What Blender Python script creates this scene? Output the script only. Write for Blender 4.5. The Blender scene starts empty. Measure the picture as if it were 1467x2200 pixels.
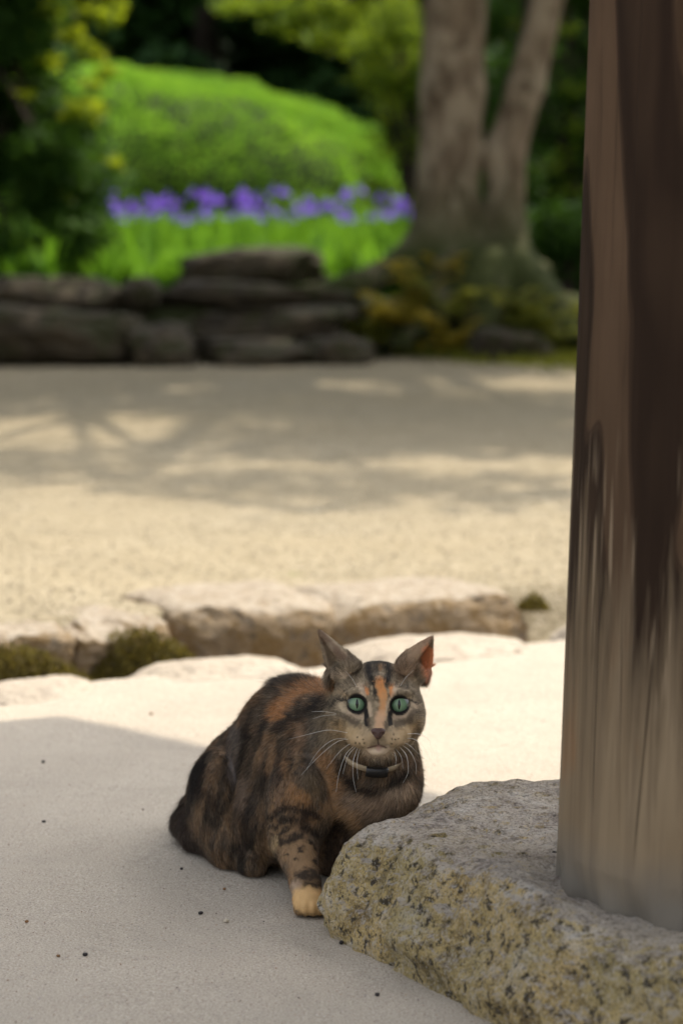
import bpy, math, random
import numpy as np
from mathutils import Vector, Matrix

# ------------------------------------------------------------------ camera, sky, sun, exposure
scene = bpy.context.scene
COL = scene.collection
CAM_H = 0.70
PITCH = math.radians(6.1)
FPX = 5200.0                      # focal length in photograph pixels (1467 wide)

cam_d = bpy.data.cameras.new('camera')
cam_d.sensor_fit = 'HORIZONTAL'
cam_d.sensor_width = 24.0
cam_d.lens = 24.0 * FPX / 1467.0
cam_d.clip_start = 0.05
cam_d.clip_end = 900.0
cam_d.dof.use_dof = True
cam_d.dof.focus_distance = 2.56
cam_d.dof.aperture_fstop = 4.9
cam_d.dof.aperture_blades = 0
cam = bpy.data.objects.new('camera', cam_d)
COL.objects.link(cam)
cam.location = (0, 0, CAM_H)
cam.rotation_euler = (math.radians(90) - PITCH, 0, 0)
scene.camera = cam

SUN = Vector((0.42, 0.34, 1.0)).normalized()      # towards the sun: behind the garden, a little to the right
world = bpy.data.worlds.new('World')
scene.world = world
world.use_nodes = True
wn = world.node_tree
wn.nodes.clear()
sky = wn.nodes.new('ShaderNodeTexSky')
sky.sky_type = 'NISHITA'
sky.sun_disc = False
sky.sun_elevation = math.asin(SUN.z)
sky.sun_rotation = math.atan2(SUN.x, SUN.y)
sky.air_density = 1.0
sky.dust_density = 4.0
bg = wn.nodes.new('ShaderNodeBackground')
bg.inputs['Strength'].default_value = 0.15
wo = wn.nodes.new('ShaderNodeOutputWorld')
hsv = wn.nodes.new('ShaderNodeHueSaturation')            # a hazy, milky sky
hsv.inputs['Saturation'].default_value = 0.28
wn.links.new(sky.outputs[0], hsv.inputs['Color'])
wn.links.new(hsv.outputs[0], bg.inputs[0])
wn.links.new(bg.outputs[0], wo.inputs[0])

sun_d = bpy.data.lights.new('sun', 'SUN')
sun_d.energy = 2.0
sun_d.angle = math.radians(0.53)
sun_d.color = (1.0, 0.90, 0.74)
sun = bpy.data.objects.new('sun', sun_d)
COL.objects.link(sun)
sun.rotation_euler = SUN.to_track_quat('Z', 'Y').to_euler()

vs = scene.view_settings
vs.view_transform = 'Standard'
vs.look = 'None'
vs.gamma = 1.0
vs.exposure = 1.3
vs.use_curve_mapping = False
scene.render.engine = 'CYCLES'
cy = scene.cycles
cy.use_denoising = True
cy.max_bounces = 8
cy.diffuse_bounces = 4
cy.glossy_bounces = 2
cy.transmission_bounces = 4
cy.transparent_max_bounces = 8
cy.use_adaptive_sampling = True
cy.adaptive_threshold = 0.012
cy.caustics_reflective = False
cy.caustics_refractive = False

# ------------------------------------------------------------------ helpers
CP, SP = math.cos(PITCH), math.sin(PITCH)
def ray(px, py):
    u = (px - 733.5) / FPX
    v = (1100.0 - py) / FPX
    return Vector((u, CP + v * SP, -SP + v * CP))
def P(px, py, Y):                 # point of the photograph at distance Y
    d = ray(px, py)
    t = Y / d.y
    return Vector((d.x * t, Y, CAM_H + d.z * t))
def G(px, py, z=0.0):             # point of the photograph on the level z
    d = ray(px, py)
    t = (z - CAM_H) / d.z
    return Vector((d.x * t, d.y * t, z))
def to_px(V):
    X, Y, Z = V[:, 0], V[:, 1], V[:, 2] - CAM_H
    dep = Y * CP - Z * SP
    up = Y * SP + Z * CP
    return 733.5 + FPX * X / dep, 1100 - FPX * up / dep

def link(name, me, parent=None, mats=(), smooth=False):
    for m in mats:
        me.materials.append(m)
    o = bpy.data.objects.new(name, me)
    COL.objects.link(o)
    if parent is not None:
        o.parent = parent
    if smooth:
        me.polygons.foreach_set('use_smooth', np.ones(len(me.polygons), bool))
    return o
def tag(o, label=None, cat=None, group=None, kind=None):
    if label: o['label'] = label
    if cat: o['category'] = cat
    if group: o['group'] = group
    if kind: o['kind'] = kind
    return o
def empty(name, loc):
    o = bpy.data.objects.new(name, None)
    o.location = loc
    o.empty_display_size = 0.05
    COL.objects.link(o)
    return o

def mesh_np(name, V, F):
    """V (n,3), F (m,k) with constant k"""
    V = np.asarray(V, np.float32); F = np.asarray(F, np.int32)
    me = bpy.data.meshes.new(name)
    me.vertices.add(len(V)); me.vertices.foreach_set('co', V.ravel())
    m, k = F.shape
    me.loops.add(m * k); me.loops.foreach_set('vertex_index', F.ravel())
    me.polygons.add(m)
    me.polygons.foreach_set('loop_start', np.arange(0, m * k, k, dtype=np.int32))
    me.polygons.foreach_set('loop_total', np.full(m, k, np.int32))
    me.update(calc_edges=True)
    me.validate()
    return me

# --- noise
def _hash(ix, iy, iz, seed):
    h = (ix.astype(np.uint32) * np.uint32(374761393) + iy.astype(np.uint32) * np.uint32(668265263)
         + iz.astype(np.uint32) * np.uint32(2147483647 - 60493) + np.uint32((seed * 1274126177) & 0xffffffff))
    h = (h ^ (h >> np.uint32(13))) * np.uint32(1274126177)
    h = (h ^ (h >> np.uint32(16))) * np.uint32(2246822519)
    return (h ^ (h >> np.uint32(15)))
def vnoise(p, seed=0):
    """gradient-free value noise, p (n,3) -> [-1,1]"""
    p = np.asarray(p, np.float64)
    i = np.floor(p).astype(np.int64); f = p - i
    w = f * f * f * (f * (f * 6 - 15) + 10)
    out = 0
    for dx in (0, 1):
        for dy in (0, 1):
            for dz in (0, 1):
                h = _hash(i[:, 0] + dx, i[:, 1] + dy, i[:, 2] + dz, seed).astype(np.float64) / 4294967295.0
                ww = (w[:, 0] if dx else 1 - w[:, 0]) * (w[:, 1] if dy else 1 - w[:, 1]) * (w[:, 2] if dz else 1 - w[:, 2])
                out = out + h * ww
    return out * 2 - 1
def fbm(p, octv=4, seed=0, gain=0.5):
    p = np.asarray(p, np.float64)
    a, s, t = 1.0, 0.0, 0.0
    for k in range(octv):
        s = s + a * vnoise(p * (2.03 ** k) + 17.3 * k, seed + k * 7)
        t += a; a *= gain
    return s / t
def sstep(a, b, x):
    t = np.clip((x - a) / (b - a), 0, 1)
    return t * t * (3 - 2 * t)

# --- signed distance volumes meshed with surface nets
class Vol:
    def __init__(s, lo, hi, h):
        s.lo = np.array(lo, np.float64); s.h = h
        s.n = np.ceil((np.array(hi) - s.lo) / h).astype(int) + 1
        s.f = np.full(s.n, 1.0, np.float32)
    def _box(s, lo, hi):
        a = np.clip(np.floor((np.array(lo) - s.lo) / s.h).astype(int), 0, s.n - 1)
        b = np.clip(np.ceil((np.array(hi) - s.lo) / s.h).astype(int) + 1, 1, s.n)
        sl = tuple(slice(a[k], max(b[k], a[k] + 1)) for k in range(3))
        ax = [(s.lo[k] + s.h * np.arange(sl[k].start, sl[k].stop)).astype(np.float32) for k in range(3)]
        return sl, ax[0][:, None, None], ax[1][None, :, None], ax[2][None, None, :]
    def _join(s, sl, d, k, sub=False):
        a = s.f[sl]
        if sub:
            d = -d
            hh = np.maximum(k - np.abs(a - d), 0) / k
            s.f[sl] = np.maximum(a, d) + hh * hh * k * 0.25
        else:
            hh = np.maximum(k - np.abs(a - d), 0) / k
            s.f[sl] = np.minimum(a, d) - hh * hh * k * 0.25
    def cone(s, a, b, ra, rb, k=0.01, sub=False):
        a = np.array(a); b = np.array(b); m = max(ra, rb) + k + 3 * s.h
        sl, X, Y, Z = s._box(np.minimum(a, b) - m, np.maximum(a, b) + m)
        ba = b - a; L = max(float(ba @ ba), 1e-12)
        t = np.clip(((X - a[0]) * ba[0] + (Y - a[1]) * ba[1] + (Z - a[2]) * ba[2]) / L, 0, 1)
        d = np.sqrt((X - a[0] - t * ba[0]) ** 2 + (Y - a[1] - t * ba[1]) ** 2 + (Z - a[2] - t * ba[2]) ** 2) - (ra + (rb - ra) * t)
        s._join(sl, d, k, sub)
    def ell(s, c, r, R=None, k=0.01, sub=False):
        c = np.array(c); r = np.array(r, float); m = r.max() + k + 3 * s.h
        sl, X, Y, Z = s._box(c - m, c + m)
        X = X - c[0]; Y = Y - c[1]; Z = Z - c[2]
        if R is not None:
            X, Y, Z = (R[0][0] * X + R[0][1] * Y + R[0][2] * Z, R[1][0] * X + R[1][1] * Y + R[1][2] * Z, R[2][0] * X + R[2][1] * Y + R[2][2] * Z)
        k0 = np.sqrt((X / r[0]) ** 2 + (Y / r[1]) ** 2 + (Z / r[2]) ** 2)
        k1 = np.sqrt((X / r[0] ** 2) ** 2 + (Y / r[1] ** 2) ** 2 + (Z / r[2] ** 2) ** 2) + 1e-9
        s._join(sl, k0 * (k0 - 1) / k1, k, sub)
    def mesh(s):
        f = s.f; n = s.n
        ins = f < 0
        c = np.zeros(n - 1, np.int8)
        for dx in (0, 1):
            for dy in (0, 1):
                for dz in (0, 1):
                    c += ins[dx:n[0] - 1 + dx, dy:n[1] - 1 + dy, dz:n[2] - 1 + dz]
        act = (c > 0) & (c < 8)
        I = np.argwhere(act)
        idx = np.full(n - 1, -1, np.int32)
        idx[act] = np.arange(len(I))
        cor = np.array([(dx, dy, dz) for dx in (0, 1) for dy in (0, 1) for dz in (0, 1)])
        fv = np.stack([f[I[:, 0] + q[0], I[:, 1] + q[1], I[:, 2] + q[2]] for q in cor], 1).astype(np.float64)
        acc = np.zeros((len(I), 3)); cnt = np.zeros(len(I))
        for a in range(8):
            for b in range(a + 1, 8):
                if np.abs(cor[a] - cor[b]).sum() != 1: continue
                m = (fv[:, a] < 0) != (fv[:, b] < 0)
                t = fv[m, a] / (fv[m, a] - fv[m, b])
                acc[m] += cor[a] + t[:, None] * (cor[b] - cor[a]); cnt[m] += 1
        V = s.lo + s.h * (I + acc / cnt[:, None])
        faces = []
        for ax in range(3):
            o1, o2 = [(1, 2), (2, 0), (0, 1)][ax]
            sa = [slice(None)] * 3; sb = [slice(None)] * 3
            sa[ax] = slice(0, n[ax] - 1); sb[ax] = slice(1, n[ax])
            A = ins[tuple(sa)]; B = ins[tuple(sb)]
            E = np.argwhere(A != B)
            ok = (E[:, o1] > 0) & (E[:, o2] > 0) & (E[:, o1] < n[o1] - 1) & (E[:, o2] < n[o2] - 1)
            E = E[ok]
            q = []
            for (d1, d2) in ((-1, -1), (0, -1), (0, 0), (-1, 0)):
                J = E.copy(); J[:, o1] += d1; J[:, o2] += d2
                q.append(idx[J[:, 0], J[:, 1], J[:, 2]])
            Q = np.stack(q, 1)
            fl = ~A[E[:, 0], E[:, 1], E[:, 2]]
            Q[fl] = Q[fl][:, ::-1]
            faces.append(Q)
        F = np.concatenate(faces)
        F = F[(F >= 0).all(1)]
        return V, F

# --- node materials
class NT:
    def __init__(s, name):
        s.m = bpy.data.materials.new(name)
        s.m.use_nodes = True
        s.t = s.m.node_tree
        s.t.nodes.clear()
        s.out = s.t.nodes.new('ShaderNodeOutputMaterial')
    def n(s, typ, ins=None, **props):
        nd = s.t.nodes.new('ShaderNode' + typ)
        for k, v in props.items():
            setattr(nd, k, v)
        for k, v in (ins or {}).items():
            s.put(nd.inputs[k], v)
        return nd
    def put(s, sock, v):
        if isinstance(v, bpy.types.NodeSocket):
            s.t.links.new(v, sock)
        elif isinstance(v, (tuple, list)) and len(v) == 3 and sock.type == 'RGBA':
            sock.default_value = (*v, 1)
        else:
            sock.default_value = v
    def co(s, scale=(1, 1, 1), kind='Object', loc=(0, 0, 0)):
        tc = s.n('TexCoord')
        mp = s.n('Mapping', {'Vector': tc.outputs[kind], 'Scale': scale, 'Location': loc})
        return mp.outputs[0]
    def noise(s, vec, scale, detail=4, rough=0.55, dist=0.0):
        return s.n('TexNoise', {'Vector': vec, 'Scale': scale, 'Detail': detail, 'Roughness': rough, 'Distortion': dist}).outputs['Fac']
    def voro(s, vec, scale, feature='F1', out='Distance', rnd=1.0):
        return s.n('TexVoronoi', {'Vector': vec, 'Scale': scale, 'Randomness': rnd}, feature=feature).outputs[out]
    def ramp(s, fac, *stops, interp='LINEAR'):
        r = s.n('ValToRGB', {'Fac': fac})
        cr = r.color_ramp
        cr.interpolation = interp
        while len(cr.elements) < len(stops): cr.elements.new(0.5)
        for e, (p, c) in zip(cr.elements, stops):
            e.position = p
            e.color = (c, c, c, 1) if isinstance(c, (int, float)) else (*c, 1)
        return r.outputs['Color']
    def mix(s, fac, a, b, mode='MIX'):
        m = s.n('Mix', data_type='RGBA', blend_type=mode)
        s.put(m.inputs['Factor'], fac); s.put(m.inputs['A'], a) if False else None
        s.put(m.inputs[6], a); s.put(m.inputs[7], b)
        return m.outputs[2]
    def math(s, op, a, b=0.0, clamp=False):
        m = s.n('Math', operation=op, use_clamp=clamp)
        s.put(m.inputs[0], a); s.put(m.inputs[1], b)
        return m.outputs[0]
    def bump(s, height, strength=0.5, dist=0.01, normal=None):
        b = s.n('Bump', {'Height': height, 'Strength': strength, 'Distance': dist})
        if normal is not None: s.put(b.inputs['Normal'], normal)
        return b.outputs[0]
    def bsdf(s, col, rough=0.8, normal=None, spec=0.3, **kw):
        b = s.n('BsdfPrincipled', {'Base Color': col, 'Roughness': rough, 'Specular IOR Level': spec})
        for k, v in kw.items(): s.put(b.inputs[k.replace('_', ' ')], v)
        if normal is not None: s.put(b.inputs['Normal'], normal)
        return b
    def done(s, shader):
        s.t.links.new(shader if isinstance(shader, bpy.types.NodeSocket) else shader.outputs[0], s.out.inputs['Surface'])
        return s.m

def leaf_mat(name, a, b, trans=0.45, tcol=None, gloss=0.6):
    """foliage: colour varies from leaf to leaf (stored on the faces), light passes through"""
    m = NT(name)
    at = m.n('Attribute', attribute_name='tint', attribute_type='GEOMETRY').outputs['Fac']
    c = m.ramp(at, (0.0, a), (1.0, b))
    d = m.bsdf(c, gloss, spec=0.15)
    tc = m.mix(0.5, c, tcol or (min(b[0] * 1.6, 1), min(b[1] * 1.5, 1), b[2] * 0.7))
    tr = m.n('BsdfTranslucent', {'Color': tc})
    mx = m.n('MixShader', {0: trans, 1: d.outputs[0], 2: tr.outputs[0]})
    return m.done(mx.outputs[0])

# ------------------------------------------------------------------ materials of the setting
def mat_pavement():
    m = NT('tamped_earth_pavement'); v = m.co()
    big = m.noise(v, 2.3, 5, 0.6)
    mid = m.noise(v, 14, 5, 0.65)
    fine = m.noise(v, 420, 3, 0.7)
    c = m.ramp(big, (0.3, (0.405, 0.352, 0.285)), (0.7, (0.485, 0.425, 0.345)))
    c = m.mix(m.ramp(mid, (0.35, 0.0), (0.75, 0.45)), c, (0.41, 0.35, 0.275))
    stain = m.noise(v, 5.5, 6, 0.7, 0.8)
    c = m.mix(m.ramp(stain, (0.52, 0.0), (0.72, 0.5)), c, (0.33, 0.29, 0.235))
    c = m.mix(m.ramp(fine, (0.32, 0.7), (0.52, 0.0)), c, (0.15, 0.13, 0.11))
    c = m.mix(m.ramp(fine, (0.57, 0.0), (0.72, 0.65)), c, (0.68, 0.63, 0.56))
    vo = m.n('TexVoronoi', {'Vector': v, 'Scale': 260.0})
    rnd = m.n('SeparateColor', {0: vo.outputs['Color']}).outputs[0]
    dot = m.math('MULTIPLY', m.ramp(vo.outputs['Distance'], (0.18, 1.0), (0.34, 0.0)), m.ramp(rnd, (0.80, 0.0), (0.82, 0.85)))
    gc = m.ramp(m.n('SeparateColor', {0: vo.outputs['Color']}).outputs[1], (0.0, (0.06, 0.05, 0.06)), (0.4, (0.22, 0.12, 0.07)), (0.7, (0.16, 0.15, 0.18)), (1.0, (0.36, 0.22, 0.12)))
    c = m.mix(dot, c, gc)
    h = m.math('ADD', m.math('MULTIPLY', fine, 0.5), m.math('MULTIPLY', m.noise(v, 90, 4, 0.6), 0.8))
    n = m.bump(h, 0.8, 0.003)
    n = m.bump(mid, 0.4, 0.012, n)
    return m.done(m.bsdf(c, 0.85, n, 0.25))

def mat_gravel():
    m = NT('court_gravel'); v = m.co()
    vo = m.n('TexVoronoi', {'Vector': v, 'Scale': 120.0})
    sep = m.n('SeparateColor', {0: vo.outputs['Color']})
    c = m.ramp(sep.outputs[0], (0.0, (0.18, 0.15, 0.10)), (0.35, (0.25, 0.21, 0.14)), (0.7, (0.305, 0.258, 0.175)), (1.0, (0.43, 0.375, 0.28)))
    big = m.noise(v, 0.7, 5, 0.65)
    c = m.mix(m.ramp(big, (0.35, 0.0), (0.7, 0.6)), c, (0.29, 0.235, 0.145))
    med = m.noise(v, 5.0, 5, 0.7)
    c = m.mix(m.ramp(med, (0.30, 0.5), (0.5, 0.0)), c, (0.19, 0.16, 0.105))
    moss = m.noise(v, 3.1, 4, 0.7)
    c = m.mix(m.ramp(moss, (0.70, 0.0), (0.78, 0.6)), c, (0.17, 0.20, 0.06))
    n = m.bump(m.math('SUBTRACT', 1.0, vo.outputs['Distance']), 0.45, 0.006)
    n = m.bump(med, 0.25, 0.03, n)
    return m.done(m.bsdf(c, 0.9, n, 0.2))

def mat_stone(name, base, light, lichen=None, lich_lo=0.5, sc=1.0, dark=(0.06, 0.055, 0.05), side_lichen=False, pale_top=None):
    m = NT(name); v = m.co((sc, sc, sc))
    n1 = m.noise(v, 14, 6, 0.65)
    n2 = m.noise(v, 70, 5, 0.7)
    n3 = m.noise(v, 240, 3, 0.6)
    c = m.ramp(n1, (0.32, base), (0.68, light))
    c = m.mix(m.ramp(n2, (0.30, 0.85), (0.48, 0.0)), c, dark)
    c = m.mix(m.ramp(n3, (0.60, 0.0), (0.74, 0.55)), c, tuple(min(x * 1.55, 0.8) for x in light))
    if lichen:
        ln = m.noise(v, 34, 6, 0.72, 0.6)
        f = m.ramp(ln, (lich_lo, 0.0), (lich_lo + 0.07, 0.85))
        if side_lichen:
            geo = m.n('NewGeometry')
            z = m.n('SeparateXYZ', {0: geo.outputs['True Normal']}).outputs[2]
            f = m.math('MULTIPLY', f, m.ramp(z, (0.45, 1.0), (0.85, 0.12)))
        c = m.mix(f, c, lichen)
        blk = m.noise(v, 48, 5, 0.7, 0.3)
        fb = m.ramp(blk, (0.30, 0.8), (0.39, 0.0))
        if side_lichen:
            fb = m.math('MULTIPLY', fb, m.ramp(z, (0.4, 1.0), (0.9, 0.25)))
        c = m.mix(fb, c, (0.045, 0.038, 0.025))
    if pale_top:
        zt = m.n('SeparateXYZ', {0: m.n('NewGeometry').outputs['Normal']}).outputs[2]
        c = m.mix(m.math('MULTIPLY', m.ramp(zt, (0.62, 0.0), (0.85, 1.0)), m.ramp(n2, (0.40, 0.35), (0.55, 0.95))), c, pale_top)  # upward faces are mixed towards a paler colour
    h = m.math('ADD', m.math('MULTIPLY', n1, 1.0), m.math('ADD', m.math('MULTIPLY', n2, 0.5), m.math('MULTIPLY', n3, 0.15)))
    n = m.bump(h, 0.9, 0.012 / sc)
    return m.done(m.bsdf(c, 0.82, n, 0.3))

def mat_simple(name, a, b, scale, rough=0.85, bump=0.4, dist=0.01, spec=0.25, stretch=(1, 1, 1)):
    m = NT(name); v = m.co(stretch)
    n = m.noise(v, scale, 6, 0.65)
    c = m.ramp(n, (0.3, a), (0.7, b))
    return m.done(m.bsdf(c, rough, m.bump(n, bump, dist), spec))

M_pave = mat_pavement()
M_gravel = mat_gravel()
def mat_base():
    m = NT('granite_foundation_stone'); v = m.co()
    nz = m.n('SeparateXYZ', {0: m.n('NewGeometry').outputs['True Normal']}).outputs[2]
    side = m.ramp(nz, (0.55, 1.0), (0.90, 0.0))
    a = m.noise(v, 22, 7, 0.72, 0.5); b = m.noise(v, 75, 6, 0.75, 0.3); g = m.noise(v, 330, 3, 0.7); L = m.noise(v, 7, 4, 0.6)
    top = m.ramp(a, (0.37, (0.32, 0.265, 0.225)), (0.46, (0.50, 0.435, 0.375)), (0.54, (0.58, 0.50, 0.41)), (0.62, (0.68, 0.62, 0.55)))
    top = m.mix(m.ramp(L, (0.45, 0.0), (0.65, 0.5)), top, (0.52, 0.43, 0.31))
    face = m.ramp(a, (0.37, (0.19, 0.125, 0.055)), (0.45, (0.50, 0.36, 0.15)), (0.51, (0.72, 0.53, 0.23)), (0.57, (0.66, 0.51, 0.28)), (0.63, (0.80, 0.68, 0.50)))
    face = m.mix(m.ramp(L, (0.42, 0.0), (0.62, 0.55)), face, (0.42, 0.36, 0.17))
    c = m.mix(side, top, face)
    pit = m.ramp(b, (0.41, 1.0), (0.462, 0.0))
    c = m.mix(m.math('MULTIPLY', pit, m.math('ADD', m.math('MULTIPLY', side, 0.55), 0.4)), c, (0.060, 0.048, 0.034))
    c = m.mix(m.ramp(b, (0.55, 0.0), (0.62, 0.6)), c, (0.60, 0.53, 0.43))
    c = m.mix(m.ramp(g, (0.36, 0.7), (0.46, 0.0)), c, (0.11, 0.095, 0.085))
    c = m.mix(m.ramp(g, (0.56, 0.0), (0.66, 0.6)), c, (0.70, 0.66, 0.60))
    h = m.math('ADD', m.math('ADD', m.math('MULTIPLY', a, 1.0), m.math('MULTIPLY', b, 0.7)), m.math('MULTIPLY', g, 0.15))
    return m.done(m.bsdf(c, 0.85, m.bump(h, 1.0, 0.022), 0.15))
M_base = mat_base()
M_kerb = mat_stone('kerb_stone', (0.15, 0.10, 0.055), (0.32, 0.24, 0.15), (0.17, 0.105, 0.04), 0.49, 0.6, pale_top=(0.35, 0.30, 0.235))
M_kerb2 = mat_stone('pale_kerb_stone', (0.40, 0.37, 0.34), (0.58, 0.54, 0.50), None, 0.6, 0.6, (0.28, 0.24, 0.2))
M_edge = mat_stone('pale_edge_stone', (0.34, 0.285, 0.22), (0.46, 0.40, 0.325), None, 0.6, 0.5, (0.24, 0.2, 0.16))
M_moss = mat_simple('moss', (0.035, 0.055, 0.012), (0.12, 0.15, 0.03), 22, 0.95, 0.9, 0.02)
M_soil = mat_simple('dark_soil', (0.05, 0.04, 0.025), (0.12, 0.095, 0.06), 9, 0.95, 0.9, 0.03)
M_rock = mat_stone('mossy_garden_rock', (0.026, 0.019, 0.011), (0.080, 0.060, 0.035), (0.030, 0.032, 0.008), 0.50, 0.12, (0.014, 0.013, 0.010))
M_lawn = mat_simple('garden_soil_with_moss', (0.022, 0.028, 0.010), (0.06, 0.065, 0.02), 3, 0.95, 0.9, 0.05)

# ------------------------------------------------------------------ ground, pavement, gutter
def grid_mesh(name, xs, ys, zf):
    X, Y = np.meshgrid(xs, ys, indexing='ij')
    p = np.stack([X.ravel(), Y.ravel(), np.zeros(X.size)], 1)
    Z = zf(X.ravel(), Y.ravel())
    V = np.stack([X.ravel(), Y.ravel(), Z], 1)
    nx, ny = len(xs), len(ys)
    i = (np.arange(nx - 1)[:, None] * ny + np.arange(ny - 1)[None, :]).ravel()
    F = np.stack([i, i + ny, i + ny + 1, i + 1], 1)
    return mesh_np(name, V, F)

# pavement edge: a line running away to the right, slightly wavy
EDGE = np.array([(-6.0, 1.2), (-2.0, 3.05), (-0.62, 3.80), (-0.40, 3.96), (-0.20, 4.10), (-0.05, 4.13), (0.0, 4.20), (0.2, 4.32), (0.42, 4.45), (0.8, 4.66), (2.2, 5.5), (6.0, 7.6)])
KERB = np.array([(-6.0, 1.7), (-2.0, 3.45), (-0.62, 4.17), (-0.29, 4.41), (0.0, 4.53), (0.36, 4.75), (0.8, 4.98), (2.2, 5.8), (6.0, 7.9)])
def kerb_y(x):
    return np.interp(x, KERB[:, 0], KERB[:, 1])
def edge_y(x):
    return np.interp(x, EDGE[:, 0], EDGE[:, 1])

xs = np.concatenate([np.linspace(-6, -1, 30), np.linspace(-0.95, 1.0, 130), np.linspace(1.1, 6, 30)])
rows = np.concatenate([np.linspace(0, 0.90, 60), np.linspace(0.905, 1.0, 30)])
X = np.repeat(xs, len(rows)); y1 = edge_y(X) + 0.03 * fbm(np.stack([X * 5, X * 0, X * 0], 1), 3, 6)
Y = -5 + (y1 + 5) * np.tile(rows, len(xs)); d = y1 - Y
# the margin rises and dips a little, then rolls over into the gutter
Z = 0.014 * fbm(np.stack([X * 2.2, Y * 2.2, X * 0 + 3], 1), 3, 5) * np.exp(-(d / 0.5) ** 2) + 0.002 * fbm(np.stack([X * 9, Y * 9, X * 0 + 1], 1), 2, 9)
Z -= 0.12 * np.clip(1 - d / 0.05, 0, 1) ** 2
V = np.stack([X, Y, Z], 1)
ny = len(rows)
i = (np.arange(len(xs) - 1)[:, None] * ny + np.arange(ny - 1)[None, :]).ravel()
me = mesh_np('pavement', V, np.stack([i, i + ny, i + ny + 1, i + 1], 1))
pavement = tag(link('pavement', me, None, [M_pave], True), 'pale tamped earth pavement in the shade of the gate', None, None, 'structure')

# gravel court: dips under the pavement as a gutter, runs on under the whole garden to the horizon
def court_z(x, y):
    d = y - edge_y(x)
    p = np.stack([x * 1.3, y * 1.3, np.zeros_like(x)], 1)
    q = np.stack([x * 6, y * 6, np.zeros_like(x)], 1)
    h = 0.036 + 0.018 * fbm(p, 3, 21) + 0.006 * fbm(q, 2, 4)
    k = y - kerb_y(x) - 0.05                                          # the gutter lies between the pavement edge and the kerb
    g = sstep(0.75, 0.25, x)                                          # it runs out to the right
    low = -0.045 - 0.075 * g
    up_ = sstep(0.0, 0.05, k) * g + sstep(-0.22, 0.05, k) * (1 - g)
    z = np.where(d < -0.08, -0.16, low + (h - low) * up_)
    return z
xs = np.concatenate([-np.geomspace(400, 3, 24), np.linspace(-2.8, 3.2, 160), np.geomspace(3.4, 400, 24)])
ys = np.concatenate([np.linspace(-20, 2.4, 12), np.linspace(2.5, 6.4, 200), np.linspace(6.45, 16, 110), np.geomspace(16.5, 500, 24)])
ground = tag(link('ground', grid_mesh('ground', xs, ys, court_z), None, [M_gravel], True), 'raked gravel court with dappled sun', None, None, 'structure')

# loose gravel standing proud of the court (too many to count)
rng = np.random.default_rng(5)
octa = np.array([(1, 0, 0), (-1, 0, 0), (0, 1, 0), (0, -1, 0), (0, 0, 1), (0, 0, -1)], float)
octf = np.array([(0, 2, 4), (2, 1, 4), (1, 3, 4), (3, 0, 4), (2, 0, 5), (1, 2, 5), (3, 1, 5), (0, 3, 5)])
def pebbles(name, pts, rad, mats, seed):
    r = np.random.default_rng(seed)
    n = len(pts)
    S = rad[:, None] * r.uniform(0.6, 1.3, (n, 3)) * np.array([1, 1, 0.7])
    a = r.uniform(0, 6.28, n); ca, sa = np.cos(a), np.sin(a)
    L = octa[None] * S[:, None, :] * r.uniform(0.75, 1.15, (n, 6, 1))
    X = L[..., 0] * ca[:, None] - L[..., 1] * sa[:, None]; Y = L[..., 0] * sa[:, None] + L[..., 1] * ca[:, None]
    V = np.stack([X, Y, L[..., 2]], 2) + pts[:, None, :]
    F = (octf[None] + 6 * np.arange(n)[:, None, None]).reshape(-1, 3)
    me = mesh_np(name, V.reshape(-1, 3), F)
    t = me.attributes.new('tint', 'FLOAT', 'FACE')
    t.data.foreach_set('value', np.repeat(r.uniform(0, 1, n), 8).astype(np.float32))
    return link(name, me, None, mats)
mg = NT('loose_gravel_stone')
at = mg.n('Attribute', attribute_name='tint').outputs['Fac']
M_pebble = mg.done(mg.bsdf(mg.ramp(at, (0.0, (0.20, 0.165, 0.12)), (0.3, (0.31, 0.26, 0.18)), (0.75, (0.40, 0.34, 0.24)), (1.0, (0.54, 0.48, 0.37))), 0.8))
n = 14000
yy = 4.0 + 5.5 * rng.uniform(0, 1, n) ** 1.5
xx = rng.uniform(-0.17, 0.17, n) * yy
d = yy - edge_y(xx)
k = (yy - kerb_y(xx) > 0.12) | ((xx > 0.45) & (d > 0.03)) | ((d > 0.06) & (rng.uniform(0, 1, n) < 0.15))
xx, yy = xx[k], yy[k]
pts = np.stack([xx, yy, court_z(xx, yy) + 0.002], 1)
tag(pebbles('gravel', pts, rng.uniform(0.0015, 0.004, len(pts)), [M_pebble], 2), 'loose pale gravel strewn over the court', 'gravel', None, 'stuff')

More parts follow.
